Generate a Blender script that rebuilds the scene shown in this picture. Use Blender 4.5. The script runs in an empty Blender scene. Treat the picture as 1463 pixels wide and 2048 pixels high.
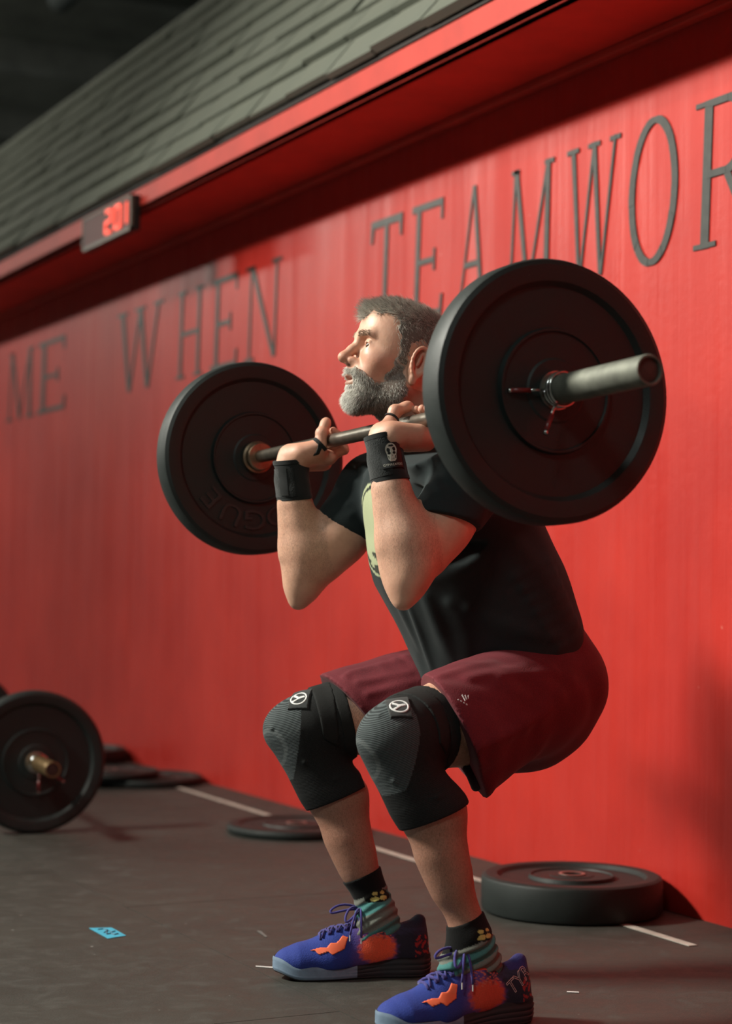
import bpy, bmesh, math, random
import numpy as np
from mathutils import Vector, Matrix

# ------------------------------------------------------------ camera, world, lights, exposure
SC = bpy.context.scene
COL = SC.collection
R = math.radians
W_PX, H_PX, F_PX = 1463.0, 2048.0, 3790.0
CAM_Z, YAW, PITCH, ROLL = 0.82, R(26.3), R(2.0), R(0.7)
_f0 = Vector((math.sin(YAW), math.cos(YAW), 0)); _r0 = Vector((math.cos(YAW), -math.sin(YAW), 0))
FWD = _f0*math.cos(PITCH) + Vector((0, 0, 1))*math.sin(PITCH)
_u0 = _r0.cross(FWD)
RGT = _r0*math.cos(ROLL) + _u0*math.sin(ROLL)
UPV = _u0*math.cos(ROLL) - _r0*math.sin(ROLL)
CAM = Vector((0, 0, CAM_Z))
cd = bpy.data.cameras.new('camera'); cam = bpy.data.objects.new('camera', cd); COL.objects.link(cam)
cd.sensor_fit = 'HORIZONTAL'; cd.sensor_width = 24.0; cd.lens = 24.0*F_PX/W_PX
cd.clip_start = 0.05; cd.clip_end = 80
M = Matrix((RGT, UPV, -FWD)).transposed().to_4x4(); M.translation = CAM
cam.matrix_world = M
cd.dof.use_dof = True; cd.dof.focus_distance = 3.70; cd.dof.aperture_fstop = 2.6
SC.camera = cam

world = bpy.data.worlds.new('World'); SC.world = world; world.use_nodes = True
bg = world.node_tree.nodes['Background']; bg.inputs[0].default_value = (0.75, 0.9, 0.85, 1); bg.inputs[1].default_value = 0.02

def area_light(name, loc, target, sx, sy, power, color):
    l = bpy.data.lights.new(name, 'AREA'); l.shape = 'RECTANGLE'; l.size = sx; l.size_y = sy
    l.energy = power; l.color = color
    o = bpy.data.objects.new(name, l); COL.objects.link(o); o.location = loc
    o.rotation_euler = (Vector(target)-Vector(loc)).to_track_quat('-Z', 'Y').to_euler()
    return o
LAMP_Z = 4.85
LAMPS = [(-3.0, 5.7, 520, (2.2, 1.5, 0.9), 112), (-3.0, 10.0, 130, (-1.4, 10.0, 0), 180), (-3.0, 14.5, 420, (-1.4, 14.0, 0), 180), (-3.0, 19.0, 620, (-1.4, 19.0, 0), 180)]
for x, y, p, tg, sp_ in LAMPS:
    area_light('bay_lamp_light', (x, y, LAMP_Z), tg, 1.2, 0.9, p, (1.0, 0.97, 0.86)).data.spread = R(sp_)
LAMPS2 = [(-1.6, 0.2, 115)]
for x, y, p in LAMPS2:
    area_light('bay_lamp_light', (x, y, LAMP_Z), (x+0.8, y+1.5, 0), 1.2, 0.9, p, (0.9, 1.0, 0.95))
SC.view_settings.view_transform = 'Standard'; SC.view_settings.look = 'None'
SC.view_settings.exposure = 0.0; SC.view_settings.gamma = 1.0; SC.view_settings.use_curve_mapping = False
try: SC.cycles.sample_clamp_indirect = 5
except Exception: pass

def P(u, v, y):
    """point at world depth plane y seen at photo pixel (u, v)"""
    d = FWD + RGT*((u-W_PX/2)/F_PX) + UPV*((H_PX/2-v)/F_PX)
    return CAM + d*(y/d.y)
def PX(u, v, x):
    d = FWD + RGT*((u-W_PX/2)/F_PX) + UPV*((H_PX/2-v)/F_PX)
    return CAM + d*(x/d.x)
def PZ(u, v, z=0.0):
    d = FWD + RGT*((u-W_PX/2)/F_PX) + UPV*((H_PX/2-v)/F_PX)
    return CAM + d*((z-CAM.z)/d.z)

# ------------------------------------------------------------ helpers
def tag(o, label=None, cat=None, group=None, kind=None):
    if label: o['label'] = label
    if cat: o['category'] = cat
    if group: o['group'] = group
    if kind: o['kind'] = kind
    return o
def empty(name, loc=(0, 0, 0), rz=0.0):
    o = bpy.data.objects.new(name, None); COL.objects.link(o); o.location = loc; o.rotation_euler = (0, 0, rz)
    o.empty_display_size = 0.05
    return o
def setp(o, parent):
    if parent is not None:
        o.parent = parent
        def wm(q):
            l = Matrix.LocRotScale(q.location, q.rotation_euler, q.scale)
            return l if q.parent is None else wm(q.parent) @ q.matrix_parent_inverse @ l
        o.matrix_parent_inverse = wm(parent).inverted()
    return o
def mesh_obj(name, verts, faces, mat, parent=None, smooth=False, world=True):
    me = bpy.data.meshes.new(name)
    if isinstance(verts, np.ndarray): 
        nv, nf = len(verts), len(faces)
        me.vertices.add(nv); me.vertices.foreach_set('co', np.ascontiguousarray(verts, dtype=np.float32).ravel())
        F = np.asarray(faces, dtype=np.int32); k = F.shape[1]
        me.loops.add(nf*k); me.loops.foreach_set('vertex_index', F.ravel())
        me.polygons.add(nf); me.polygons.foreach_set('loop_start', np.arange(0, nf*k, k, dtype=np.int32))
        me.polygons.foreach_set('loop_total', np.full(nf, k, dtype=np.int32))
        me.update(calc_edges=True)
    else:
        me.from_pydata([tuple(v) for v in verts], [], [tuple(f) for f in faces]); me.update()
    for m in (mat if isinstance(mat, (list, tuple)) else [mat]): me.materials.append(m)
    if smooth: me.polygons.foreach_set('use_smooth', [True]*len(me.polygons))
    o = bpy.data.objects.new(name, me); COL.objects.link(o)
    if parent is not None:
        if world: setp(o, parent)
        else: o.parent = parent
    return o
class MB:
    def __init__(s): s.v = []; s.f = []; s.m = []; s.mi = 0
    def add(s, vs, fs):
        b = len(s.v); s.v += [Vector(v) for v in vs]; s.f += [tuple(i+b for i in f) for f in fs]; s.m += [s.mi]*len(fs)
        return s
    def box(s, lo, hi, mat=None):
        x0, y0, z0 = lo; x1, y1, z1 = hi
        vs = [(x0,y0,z0),(x1,y0,z0),(x1,y1,z0),(x0,y1,z0),(x0,y0,z1),(x1,y0,z1),(x1,y1,z1),(x0,y1,z1)]
        if mat is not None: vs = [mat @ Vector(v) for v in vs]
        return s.add(vs, [(0,3,2,1),(4,5,6,7),(0,1,5,4),(1,2,6,5),(2,3,7,6),(3,0,4,7)])
    def lathe(s, prof, n=64, mat=None, closed=False):
        """prof: (radius, height) along local z"""
        vs = []; fs = []; k = len(prof)
        for i in range(n):
            a = 2*math.pi*i/n
            for r, h in prof: vs.append(Vector((r*math.cos(a), r*math.sin(a), h)))
        for i in range(n):
            j = (i+1) % n
            for q in range(k if closed else k-1):
                q2 = (q+1) % k
                fs.append((i*k+q, j*k+q, j*k+q2, i*k+q2))
        if not closed:
            for q, fl in ((0, True), (k-1, False)):
                if prof[q][0] > 1e-6:
                    ring = [i*k+q for i in range(n)]
                    fs.append(tuple(reversed(ring)) if fl else tuple(ring))
        if mat is not None: vs = [mat @ v for v in vs]
        return s.add(vs, fs)
    def tube(s, pts, r, n=8, cap=True, flat=None):
        pts = [Vector(p) for p in pts]; m = len(pts)
        rs = r if isinstance(r, (list, tuple)) else [r]*m
        t0 = (pts[1]-pts[0]).normalized()
        a = Vector((0, 0, 1)) if abs(t0.z) < 0.9 else Vector((1, 0, 0))
        nrm = (a - t0*a.dot(t0)).normalized(); vs = []; fs = []
        for i, p in enumerate(pts):
            t = (pts[min(i+1, m-1)]-pts[max(i-1, 0)]).normalized()
            nrm = (nrm - t*nrm.dot(t)).normalized(); b = t.cross(nrm)
            for j in range(n):
                an = 2*math.pi*j/n
                vs.append(p + nrm*(math.cos(an)*rs[i]) + b*(math.sin(an)*rs[i]*(flat or 1.0)))
        for i in range(m-1):
            for j in range(n):
                k = (j+1) % n
                fs.append((i*n+j, i*n+k, (i+1)*n+k, (i+1)*n+j))
        if cap: fs.append(tuple(reversed(range(n)))); fs.append(tuple(range((m-1)*n, m*n)))
        return s.add(vs, fs)
    def prism(s, poly, y0, y1, mat=None):
        n = len(poly)
        vs = [Vector((p[0], y0, p[1])) for p in poly] + [Vector((p[0], y1, p[1])) for p in poly]
        fs = [tuple(range(n)), tuple(reversed(range(n, 2*n)))] + [(i, i+n, (i+1) % n+n, (i+1) % n) for i in range(n)]
        if mat is not None: vs = [mat @ v for v in vs]
        return s.add(vs, fs)
    def build(s, name, mat, parent=None, smooth=False, world=True, bevel=0.0, seg=2, auto=None):
        o = mesh_obj(name, s.v, s.f, mat, parent, smooth, world)
        o.data.polygons.foreach_set('material_index', s.m)
        bm = bmesh.new(); bm.from_mesh(o.data)
        bmesh.ops.recalc_face_normals(bm, faces=bm.faces); bm.to_mesh(o.data); bm.free()
        if bevel > 0:
            b = o.modifiers.new('bevel', 'BEVEL'); b.width = bevel; b.segments = seg; b.limit_method = 'ANGLE'
        if auto is not None:
            o.data.polygons.foreach_set('use_smooth', [True]*len(o.data.polygons))
            o.data.set_sharp_from_angle(angle=R(auto))
        return o

# ------------------------------------------------------------ materials
MATS = {}
def nodes(name):
    m = bpy.data.materials.new(name); m.use_nodes = True; nt = m.node_tree
    b = nt.nodes['Principled BSDF']
    return m, nt, b
def N(nt, t, **kw):
    n = nt.nodes.new(t)
    for k, v in kw.items():
        if k in n.inputs.keys() if hasattr(n, 'inputs') else False: n.inputs[k].default_value = v
        else: setattr(n, k, v)
    return n
def ramp(nt, src, stops):
    r = nt.nodes.new('ShaderNodeValToRGB'); e = r.color_ramp.elements
    while len(e) < len(stops): e.new(0.5)
    for i, (p, c) in enumerate(stops):
        e[i].position = p; e[i].color = (c, c, c, 1) if not isinstance(c, (tuple, list)) else (*c, 1)
    nt.links.new(src, r.inputs[0]); return r.outputs[0]
def mix(nt, fac, a, b, mode='MIX'):
    m = nt.nodes.new('ShaderNodeMix'); m.data_type = 'RGBA'; m.blend_type = mode
    for s, v in ((m.inputs[0], fac), (m.inputs[6], a), (m.inputs[7], b)):
        if isinstance(v, (float, int)): s.default_value = v
        elif isinstance(v, tuple): s.default_value = (*v, 1)
        else: nt.links.new(v, s)
    return m.outputs[2]
def noise(nt, scale, detail=4, rough=0.6, vec=None, dist=0.0):
    n = nt.nodes.new('ShaderNodeTexNoise'); n.inputs['Scale'].default_value = scale
    n.inputs['Detail'].default_value = detail; n.inputs['Roughness'].default_value = rough; n.inputs['Distortion'].default_value = dist
    if vec is not None: nt.links.new(vec, n.inputs['Vector'])
    return n.outputs['Fac']
def coords(nt, scale=None, kind='Object'):
    t = nt.nodes.new('ShaderNodeTexCoord'); o = t.outputs[kind]
    if scale:
        mp = nt.nodes.new('ShaderNodeMapping'); mp.inputs['Scale'].default_value = scale; nt.links.new(o, mp.inputs[0]); o = mp.outputs[0]
    return o
def bump(nt, b, h, strength=0.3, dist=0.01):
    n = nt.nodes.new('ShaderNodeBump'); n.inputs['Strength'].default_value = strength; n.inputs['Distance'].default_value = dist
    nt.links.new(h, n.inputs['Height']); nt.links.new(n.outputs[0], b.inputs['Normal']); return n
def math_n(nt, op, a, b=0.0, clamp=False):
    n = nt.nodes.new('ShaderNodeMath'); n.operation = op; n.use_clamp = clamp
    for s, v in ((n.inputs[0], a), (n.inputs[1], b)):
        if isinstance(v, (float, int)): s.default_value = v
        else: nt.links.new(v, s)
    return n.outputs[0]
def simple(name, col, rough=0.6, metal=0.0, spec=0.5, var=0.0, vscale=20, bmp=0.0, bscale=200, bdist=0.002, emit=None, estr=0, sheen=0):
    m, nt, b = nodes(name)
    b.inputs['Roughness'].default_value = rough; b.inputs['Metallic'].default_value = metal
    b.inputs['Specular IOR Level'].default_value = spec
    c = coords(nt)
    if var > 0:
        n = noise(nt, vscale, 4, 0.6, c)
        lo = tuple(x*(1-var) for x in col); hi = tuple(min(1, x*(1+var)) for x in col)
        nt.links.new(ramp(nt, n, [(0.3, lo), (0.7, hi)]), b.inputs['Base Color'])
    else: b.inputs['Base Color'].default_value = (*col, 1)
    if bmp > 0: bump(nt, b, noise(nt, bscale, 3, 0.6, c), bmp, bdist)
    if emit: b.inputs['Emission Color'].default_value = (*emit, 1); b.inputs['Emission Strength'].default_value = estr
    if sheen: b.inputs['Sheen Weight'].default_value = sheen
    MATS[name] = m; return m

# red painted wall: glossy, runs of uneven gloss down the wall
def red_wall_mat(name, streak=1.0):
    m, nt, b = nodes(name)
    c = coords(nt); st = coords(nt, (1, 5.0, 0.22)); fine = coords(nt, (8, 8, 8))
    n1 = noise(nt, 2.2, 4, 0.55, c); n2 = noise(nt, 3.0, 5, 0.6, st); n3 = noise(nt, 40, 3, 0.6, c)
    col = ramp(nt, n1, [(0.3, (0.47, 0.022, 0.016)), (0.7, (0.60, 0.036, 0.024))])
    col = mix(nt, ramp(nt, n2, [(0.35, 0.0), (0.75, 0.35)]), col, (0.46, 0.028, 0.022))
    spots = ramp(nt, noise(nt, 9, 2, 0.5, c), [(0.0, 1.0), (0.235, 0.0), (1, 0)])
    col = mix(nt, spots, col, (0.16, 0.012, 0.012))
    sp2 = ramp(nt, noise(nt, 33, 1, 0.5, c), [(0.80, 0.0), (0.83, 0.5)])
    col = mix(nt, sp2, col, (0.7, 0.25, 0.2))
    nt.links.new(col, b.inputs['Base Color'])
    nt.links.new(ramp(nt, n2, [(0.3, 0.36), (0.7, 0.56)]), b.inputs['Roughness'])
    b.inputs['Specular IOR Level'].default_value = 0.34
    h = math_n(nt, 'ADD', math_n(nt, 'MULTIPLY', n2, 0.8), math_n(nt, 'MULTIPLY', n3, 0.12))
    bump(nt, b, h, 0.35, 0.02)
    MATS[name] = m; return m
RED = red_wall_mat('red_paint')
RED2 = simple('red_trim_paint', (0.56, 0.040, 0.025), 0.6, var=0.12, vscale=6, bmp=0.1)
LET = simple('letter_paint', (0.028, 0.030, 0.026), 0.46, var=0.35, vscale=30, bmp=0.25, bscale=60)
RUB = None
def rubber_floor():
    m, nt, b = nodes('rubber_floor')
    c = coords(nt)
    n1 = noise(nt, 1.6, 5, 0.6, c); n2 = noise(nt, 260, 2, 0.6, c); n3 = noise(nt, 14, 6, 0.7, c, 0.6)
    col = ramp(nt, n1, [(0.3, (0.026, 0.027, 0.023)), (0.7, (0.042, 0.042, 0.034))])
    col = mix(nt, ramp(nt, n3, [(0.52, 0.0), (0.78, 0.35)]), col, (0.11, 0.11, 0.10))
    col = mix(nt, ramp(nt, n2, [(0.35, 0.0), (0.75, 0.45)]), col, (0.075, 0.073, 0.062))
    fleck = ramp(nt, noise(nt, 55, 1, 0.4, c), [(0.80, 0.0), (0.82, 0.7)])
    col = mix(nt, fleck, col, (0.4, 0.4, 0.38))
    nt.links.new(col, b.inputs['Base Color'])
    nt.links.new(ramp(nt, n3, [(0.3, 0.50), (0.7, 0.72)]), b.inputs['Roughness'])
    bump(nt, b, n2, 0.25, 0.002)
    return m
FLOOR = rubber_floor()
def shingle_mat():
    m, nt, b = nodes('shingle')
    c = coords(nt); n1 = noise(nt, 3, 4, 0.6, c); n2 = noise(nt, 300, 2, 0.6, c)
    oi = nt.nodes.new('ShaderNodeObjectInfo')
    col = ramp(nt, n1, [(0.3, (0.135, 0.152, 0.122)), (0.7, (0.180, 0.188, 0.148))])
    col = mix(nt, math_n(nt, 'MULTIPLY', oi.outputs['Random'], 0.35), col, (0.18, 0.19, 0.16))
    col = mix(nt, ramp(nt, n2, [(0.4, 0.0), (0.7, 0.35)]), col, (0.08, 0.085, 0.07))
    nt.links.new(col, b.inputs['Base Color']); b.inputs['Roughness'].default_value = 0.8
    bump(nt, b, n2, 0.4, 0.003)
    return m
SHING = shingle_mat()
DARKC = simple('ceiling_dark', (0.32, 0.34, 0.31), 0.8, var=0.3, vscale=2)
STEEL = simple('ceiling_steel', (0.34, 0.36, 0.34), 0.6, var=0.2, vscale=4)
DARKW = simple('dark_wall', (0.14, 0.15, 0.14), 0.8)
TAPEW = simple('white_tape', (0.50, 0.48, 0.42), 0.6, var=0.2, vscale=30)
CHALK = simple('chalk', (0.6, 0.6, 0.58), 0.8)
TAPEB = simple('blue_tape', (0.06, 0.42, 0.60), 0.55, var=0.1, vscale=60, bmp=0.2)
INK = simple('ink', (0.03, 0.10, 0.16), 0.6)

def rubber_plate(name, col, rough):
    m, nt, b = nodes(name)
    c = coords(nt); n1 = noise(nt, 9, 5, 0.65, c); n2 = noise(nt, 420, 2, 0.6, c)
    cc = ramp(nt, n1, [(0.35, col), (0.75, tuple(x*1.5 for x in col))])
    cc = mix(nt, ramp(nt, n2, [(0.45, 0.0), (0.75, 0.5)]), cc, tuple(x*2.2 for x in col))
    scr = ramp(nt, noise(nt, 24, 2, 0.4, c), [(0.77, 0.0), (0.82, 0.35)])
    cc = mix(nt, scr, cc, (0.12, 0.13, 0.12))
    nt.links.new(cc, b.inputs['Base Color'])
    nt.links.new(ramp(nt, n1, [(0.3, rough), (0.7, rough+0.15)]), b.inputs['Roughness'])
    bump(nt, b, n2, 0.35, 0.0015)
    return m
PLATE = rubber_plate('plate_rubber', (0.0068, 0.0110, 0.0102), 0.48)
STEELB = simple('bar_steel', (0.20, 0.18, 0.15), 0.38, metal=0.9, var=0.2, vscale=40, bmp=0.3, bscale=900, bdist=0.0006)
SLEEVE = simple('sleeve_steel', (0.17, 0.175, 0.145), 0.66, metal=0.5, var=0.25, vscale=30, bmp=0.15, bscale=500, bdist=0.0006)
COLLAR = simple('collar_steel', (0.30, 0.22, 0.15), 0.38, metal=0.85, var=0.3, vscale=50)
BRASS = simple('bronze_sleeve', (0.30, 0.20, 0.10), 0.42, metal=0.8, var=0.3, vscale=40)
CHROME = simple('chrome', (0.62, 0.63, 0.62), 0.16, metal=1.0)
ENDCAP = simple('end_cap', (0.05, 0.025, 0.02), 0.6, var=0.4, vscale=60)
HUBM = simple('hub_steel', (0.55, 0.5, 0.45), 0.3, metal=0.9)
CLKB = simple('clock_black', (0.012, 0.013, 0.012), 0.5)
CLKF = simple('clock_frame', (0.13, 0.12, 0.09), 0.5)
CLKR = simple('clock_screen', (0.10, 0.012, 0.010), 0.6)
LED = simple('led_digits', (0.9, 0.1, 0.06), 0.5, emit=(1.0, 0.09, 0.05), estr=1.1)

# ------------------------------------------------------------ the setting
K = 0.82/0.79
WALL_X, LEDGE_X = 2.81, 2.46
Z_SOFFIT = CAM_Z + 0.505*WALL_X                     # underside of the ledge
Z_LIP = CAM_Z + 0.617*LEDGE_X                       # top of the red strip
Y0, Y1 = -3.0, 24.0
fl = MB().box((-8, Y0, -0.06), (WALL_X+0.1, Y1, -0.004)).build('floor', FLOOR); tag(fl, kind='structure')
# rubber mats laid side by side, joints of a few millimetres
random.seed(4)
ca = R(0)
nm = 0
mats_far = MB()
mw, ml = 1.22, 1.83
for i in range(-1, 5):
    for j in range(-1, 12):
        x0 = WALL_X-0.02 - (i+1)*mw; y0 = -1.0 + j*ml + (0.6 if i % 2 else 0.0)
        h = 0.0
        g = 0.0015
        if x0+mw <= -6 or i < 0: continue
        y1 = y0+ml
        target = MB() if y0 < 9.5 else mats_far
        target.box((x0+g, y0+g, -0.008), (x0+mw-g, y1-g, h+random.uniform(-0.0006, 0.0)))
        if y0 < 9.5:
            target.build('rubber_mat', FLOOR, fl, smooth=False)
tag(mats_far.build('rubber_mat', FLOOR, fl), kind='stuff')
wr = MB().box((WALL_X, Y0, -0.06), (WALL_X+0.12, Y1, Z_SOFFIT+0.02)).build('wall_right', RED); tag(wr, kind='structure')
# board joints in the painted wall are shallow vertical battens of filler
tr = MB().box((LEDGE_X, Y0, Z_SOFFIT), (WALL_X+0.1, Y1, Z_SOFFIT+0.03)).box((LEDGE_X, Y0, Z_SOFFIT), (LEDGE_X+0.03, Y1, Z_LIP)).box((WALL_X-0.035, Y0, Z_SOFFIT-0.022), (WALL_X, Y1, Z_SOFFIT)).build('trim_1', RED2, bevel=0.004); tag(tr, kind='structure')
tr2 = MB().box((LEDGE_X-0.006, Y0, Z_LIP), (LEDGE_X+0.06, Y1, Z_LIP+0.012)).build('trim_2', simple('drip_edge', (0.02, 0.014, 0.012), 0.7)); tag(tr2, kind='structure')
# shingled mansard
MS = Vector((0.542, 0, 0.840)).normalized()       # up the slope
MN = Vector((-MS.z, 0, MS.x))                     # outward
base = Vector((LEDGE_X-0.01, 0, Z_LIP+0.012)); NC = 9; EXP = 0.151
L = NC*EXP
deck = MB().add([base+Vector((0.02, Y0, 0)), base+Vector((0.02, Y1, 0)), base+MS*L+Vector((0.02, Y1, 0)), base+MS*L+Vector((0.02, Y0, 0)),
                 base+Vector((0.06, Y0, -0.02)), base+Vector((0.06, Y1, -0.02)), base+MS*L+Vector((0.06, Y1, 0)), base+MS*L+Vector((0.06, Y0, 0))],
                [(0, 1, 2, 3), (7, 6, 5, 4), (0, 4, 5, 1), (3, 2, 6, 7), (0, 3, 7, 4), (1, 5, 6, 2)]).build('roof_slope', simple('roof_felt', (0.03, 0.032, 0.028), 0.9))
tag(deck, kind='structure')
random.seed(11)
SW = 0.315
shing_me = {}
def shingle_mesh(k):
    w = SW-0.004; t = 0.017+0.004*k
    ln = EXP+0.03
    vs = []
    for yy in (0, w):
        for (a, n_) in ((0, 0.004), (0, 0.004+t), (ln, 0.006), (ln, 0.0)):
            p = MS*a + MN*n_; vs.append((p.x, yy, p.z))
    fs = [(0, 1, 2, 3), (7, 6, 5, 4), (0, 4, 5, 1), (1, 5, 6, 2), (2, 6, 7, 3), (3, 7, 4, 0)]
    me = bpy.data.meshes.new('shingle'); me.from_pydata(vs, [], fs); me.update(); me.materials.append(SHING); return me
SHM = [shingle_mesh(k) for k in range(4)]
rest = MB(); cnt = 0; cand = []
for c in range(NC):
    off = random.uniform(0, SW)
    y = 3.3
    k = 0
    y = 3.2 + off - SW*16
    while y < 23.5:
        cand.append((y, c)); y += SW
cand.sort(key=lambda t: (t[0] < 3.2, t[0]))
for (y, c) in cand:
    p = base + MS*(EXP*c) + MN*random.uniform(0, 0.004) + MS*random.uniform(-0.006, 0.006)
    if cnt < 300:
        o = bpy.data.objects.new('shingle', random.choice(SHM)); COL.objects.link(o); o.location = (p.x, y, p.z); o.parent = deck; cnt += 1
    else:
        me = random.choice(SHM)
        rest.add([Vector(v.co)+Vector((p.x, y, p.z)) for v in me.vertices], [tuple(f.vertices) for f in me.polygons])
tag(rest.build('shingle', SHING, deck), kind='stuff')
top = base+MS*L
rc_ = MB().box((top.x-0.02, Y0, top.z-0.02), (top.x+0.35, Y1, top.z+0.012)).build('roof_cap', SHING); tag(rc_, kind='structure')
# room shell, dark beyond the lamps
CEIL = 5.6
ce = MB().box((-8, Y0, CEIL), (9, Y1, CEIL+0.1)).build('ceiling', DARKC); tag(ce, kind='structure')
wl = MB().box((-8.1, Y0, 0), (-8, Y1, CEIL)).build('wall_left', DARKW); tag(wl, kind='structure')
wb = MB().box((-8, Y1, 0), (9, Y1+0.1, CEIL)).build('wall_back', DARKW); tag(wb, kind='structure')
wf = MB().box((-8, Y0-0.1, 0), (9, Y0, CEIL)).build('wall_front', DARKW); tag(wf, kind='structure')
wu = MB().box((9, Y0, 0), (9.1, Y1, CEIL)).build('wall_far', DARKW); tag(wu, kind='structure')
# steel purlins and a duct under the ceiling
for i, y in enumerate([6.5, 9.0, 11.5, 14.0, 16.5, 19.0, 21.5]):
    b = MB().box((-7.9, y-0.06, CEIL-0.30), (8.9, y+0.06, CEIL-0.28)).box((-7.9, y-0.01, CEIL-0.28), (8.9, y+0.01, CEIL-0.02)).box((-7.9, y-0.06, CEIL-0.02), (8.9, y+0.06, CEIL)).build('ceiling_beam', STEEL)
    tag(b, kind='structure'); b['label'] = 'dim grey steel beam crossing under the dark ceiling'
dk = MB(); dk.tube([(4.3, 8, 5.3), (4.3, 14.2, 5.3)], 0.10, 20)
d = dk.build('ventilation_duct', simple('duct', (0.10, 0.12, 0.12), 0.55, metal=0.2), auto=40); tag(d, 'long round grey ventilation duct hanging under the dark ceiling', 'duct')
hg = MB()
for y in (9.5, 12.5): MB().tube([(4.3, y, 5.39), (4.3, y, CEIL)], 0.008, 6).build('hanger_rod', STEEL, d)
# high-bay lamp housings above the gym, out of the frame
for x, y, p in [q[:3] for q in LAMPS]+LAMPS2:
    e = empty('high_bay_lamp', (x, y, LAMP_Z)); tag(e, 'grey high bay lamp hanging above the floor, ' + ('in front of the lifter' if y == 5.7 else 'over the camera side of the lifted barbell' if x > -2 else 'second along the row' if y == 10 else 'third along the row past the wall clock' if y == 14.5 else 'farthest along the row from the lifter'), 'lamp', 'high bay lamps over the gym')
    MB().box((x-0.62, y-0.47, LAMP_Z+0.02), (x+0.62, y+0.47, LAMP_Z+0.12)).build('housing', STEEL, e)
    MB().tube([(x, y, LAMP_Z+0.12), (x, y, CEIL)], 0.01, 6).build('hanger_rod', STEEL, e)

# ------------------------------------------------------------ painted letters: condensed roman capitals on the wall
def bar_poly(x0, z0, x1, z1, w0, w1=None):
    w1 = w1 or w0
    return [(x0-w0/2, z0), (x0+w0/2, z0), (x1+w1/2, z1), (x1-w1/2, z1)]
def serif(x, z, w, t=0.035): return [(x-w/2, z-t/2), (x+w/2, z-t/2), (x+w/2, z+t/2), (x-w/2, z+t/2)]
TH, TN, SR = 0.11, 0.055, 0.30
GLY = {
 'T': (0.9, [bar_poly(.45, 0, .45, 1, TH), serif(.45, .02, .34), [(0, .93), (.9, .93), (.9, 1), (0, 1)], [(0, .80), (.05, .80), (.09, .95), (0, .95)], [(.85, .80), (.9, .80), (.9, .95), (.81, .95)]]),
 'E': (0.85, [bar_poly(.17, 0, .17, 1, TH), [(0, 0), (.8, 0), (.8, .06), (0, .06)], [(0, .94), (.78, .94), (.78, 1), (0, 1)], [(.17, .47), (.6, .47), (.6, .52), (.17, .52)], [(.76, .0), (.82, .0), (.84, .18), (.79, .18)], [(.74, .82), (.79, .82), (.79, 1), (.73, 1)], [(.57, .40), (.62, .40), (.62, .59), (.57, .59)]]),
 'A': (1.0, [bar_poly(.12, 0, .48, 1, TN), bar_poly(.86, 0, .50, 1, TH), [(.25, .33), (.76, .33), (.74, .38), (.27, .38)], serif(.12, .02, .26), serif(.86, .02, .30)]),
 'M': (1.25, [bar_poly(.15, 0, .2, 1, TN), bar_poly(.62, 0, .22, 1, .09, TH), bar_poly(.62, 0, 1.04, 1, TN), bar_poly(1.08, 0, 1.05, 1, TH), serif(.15, .02, .28), serif(1.08, .02, .32), serif(.2, .98, .2), serif(1.08, .98, .24)]),
 'W': (1.35, [bar_poly(.40, 0, .15, 1, .07, TH), bar_poly(.42, 0, .68, 1, TN), bar_poly(.93, 0, .68, 1, .07, TH), bar_poly(.95, 0, 1.2, 1, TN), serif(.15, .98, .3), serif(.68, .98, .3), serif(1.2, .98, .26)]),
 'N': (1.1, [bar_poly(.15, 0, .15, 1, TN), bar_poly(.88, 0, .17, 1, .09, TH), bar_poly(.90, 0, .90, 1, TN), serif(.15, .02, .28), serif(.12, .98, .26), serif(.9, .98, .28)]),
 'H': (1.05, [bar_poly(.17, 0, .17, 1, TH), bar_poly(.87, 0, .87, 1, TH), [(.17, .48), (.87, .48), (.87, .53), (.17, .53)], serif(.17, .02, .32), serif(.17, .98, .32), serif(.87, .02, .32), serif(.87, .98, .32)]),
}
def arc_band(cx, cz, rx, rz, a0, a1, t0, t1, n=28):
    out = []
    for i in range(n):
        q0 = a0+(a1-a0)*i/n; q1 = a0+(a1-a0)*(i+1)/n
        def w(a): return t0 + (t1-t0)*abs(math.cos(a))
        o = []
        for a, s in ((q0, 1), (q1, 1), (q1, -1), (q0, -1)):
            k = w(a)/2*s
            o.append((cx+(rx+k)*math.cos(a), cz+(rz+k)*math.sin(a)))
        out.append(o)
    return out
GLY['O'] = (1.15, arc_band(.55, .5, .46, .50, 0, 2*math.pi, .045, .13, 48))
GLY['R'] = (1.1, [bar_poly(.2, 0, .2, 1, TH+.02), serif(.2, .02, .36), serif(.14, .98, .3), [(.2, .95), (.5, .95), (.5, 1), (.2, 1)], [(.2, .47), (.5, .47), (.5, .52), (.2, .52)], bar_poly(.95, 0, .5, .5, TH), serif(.98, .02, .2)] + arc_band(.5, .735, .27, .24, -math.pi/2, math.pi/2, .05, .11, 20))
GLY['K'] = (1.1, [bar_poly(.17, 0, .17, 1, TH), bar_poly(.2, .4, .85, 1, TN), bar_poly(.95, 0, .38, .55, TH), serif(.17, .02, .32), serif(.17, .98, .32), serif(.85, .98, .28), serif(.95, .02, .3)])
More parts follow.
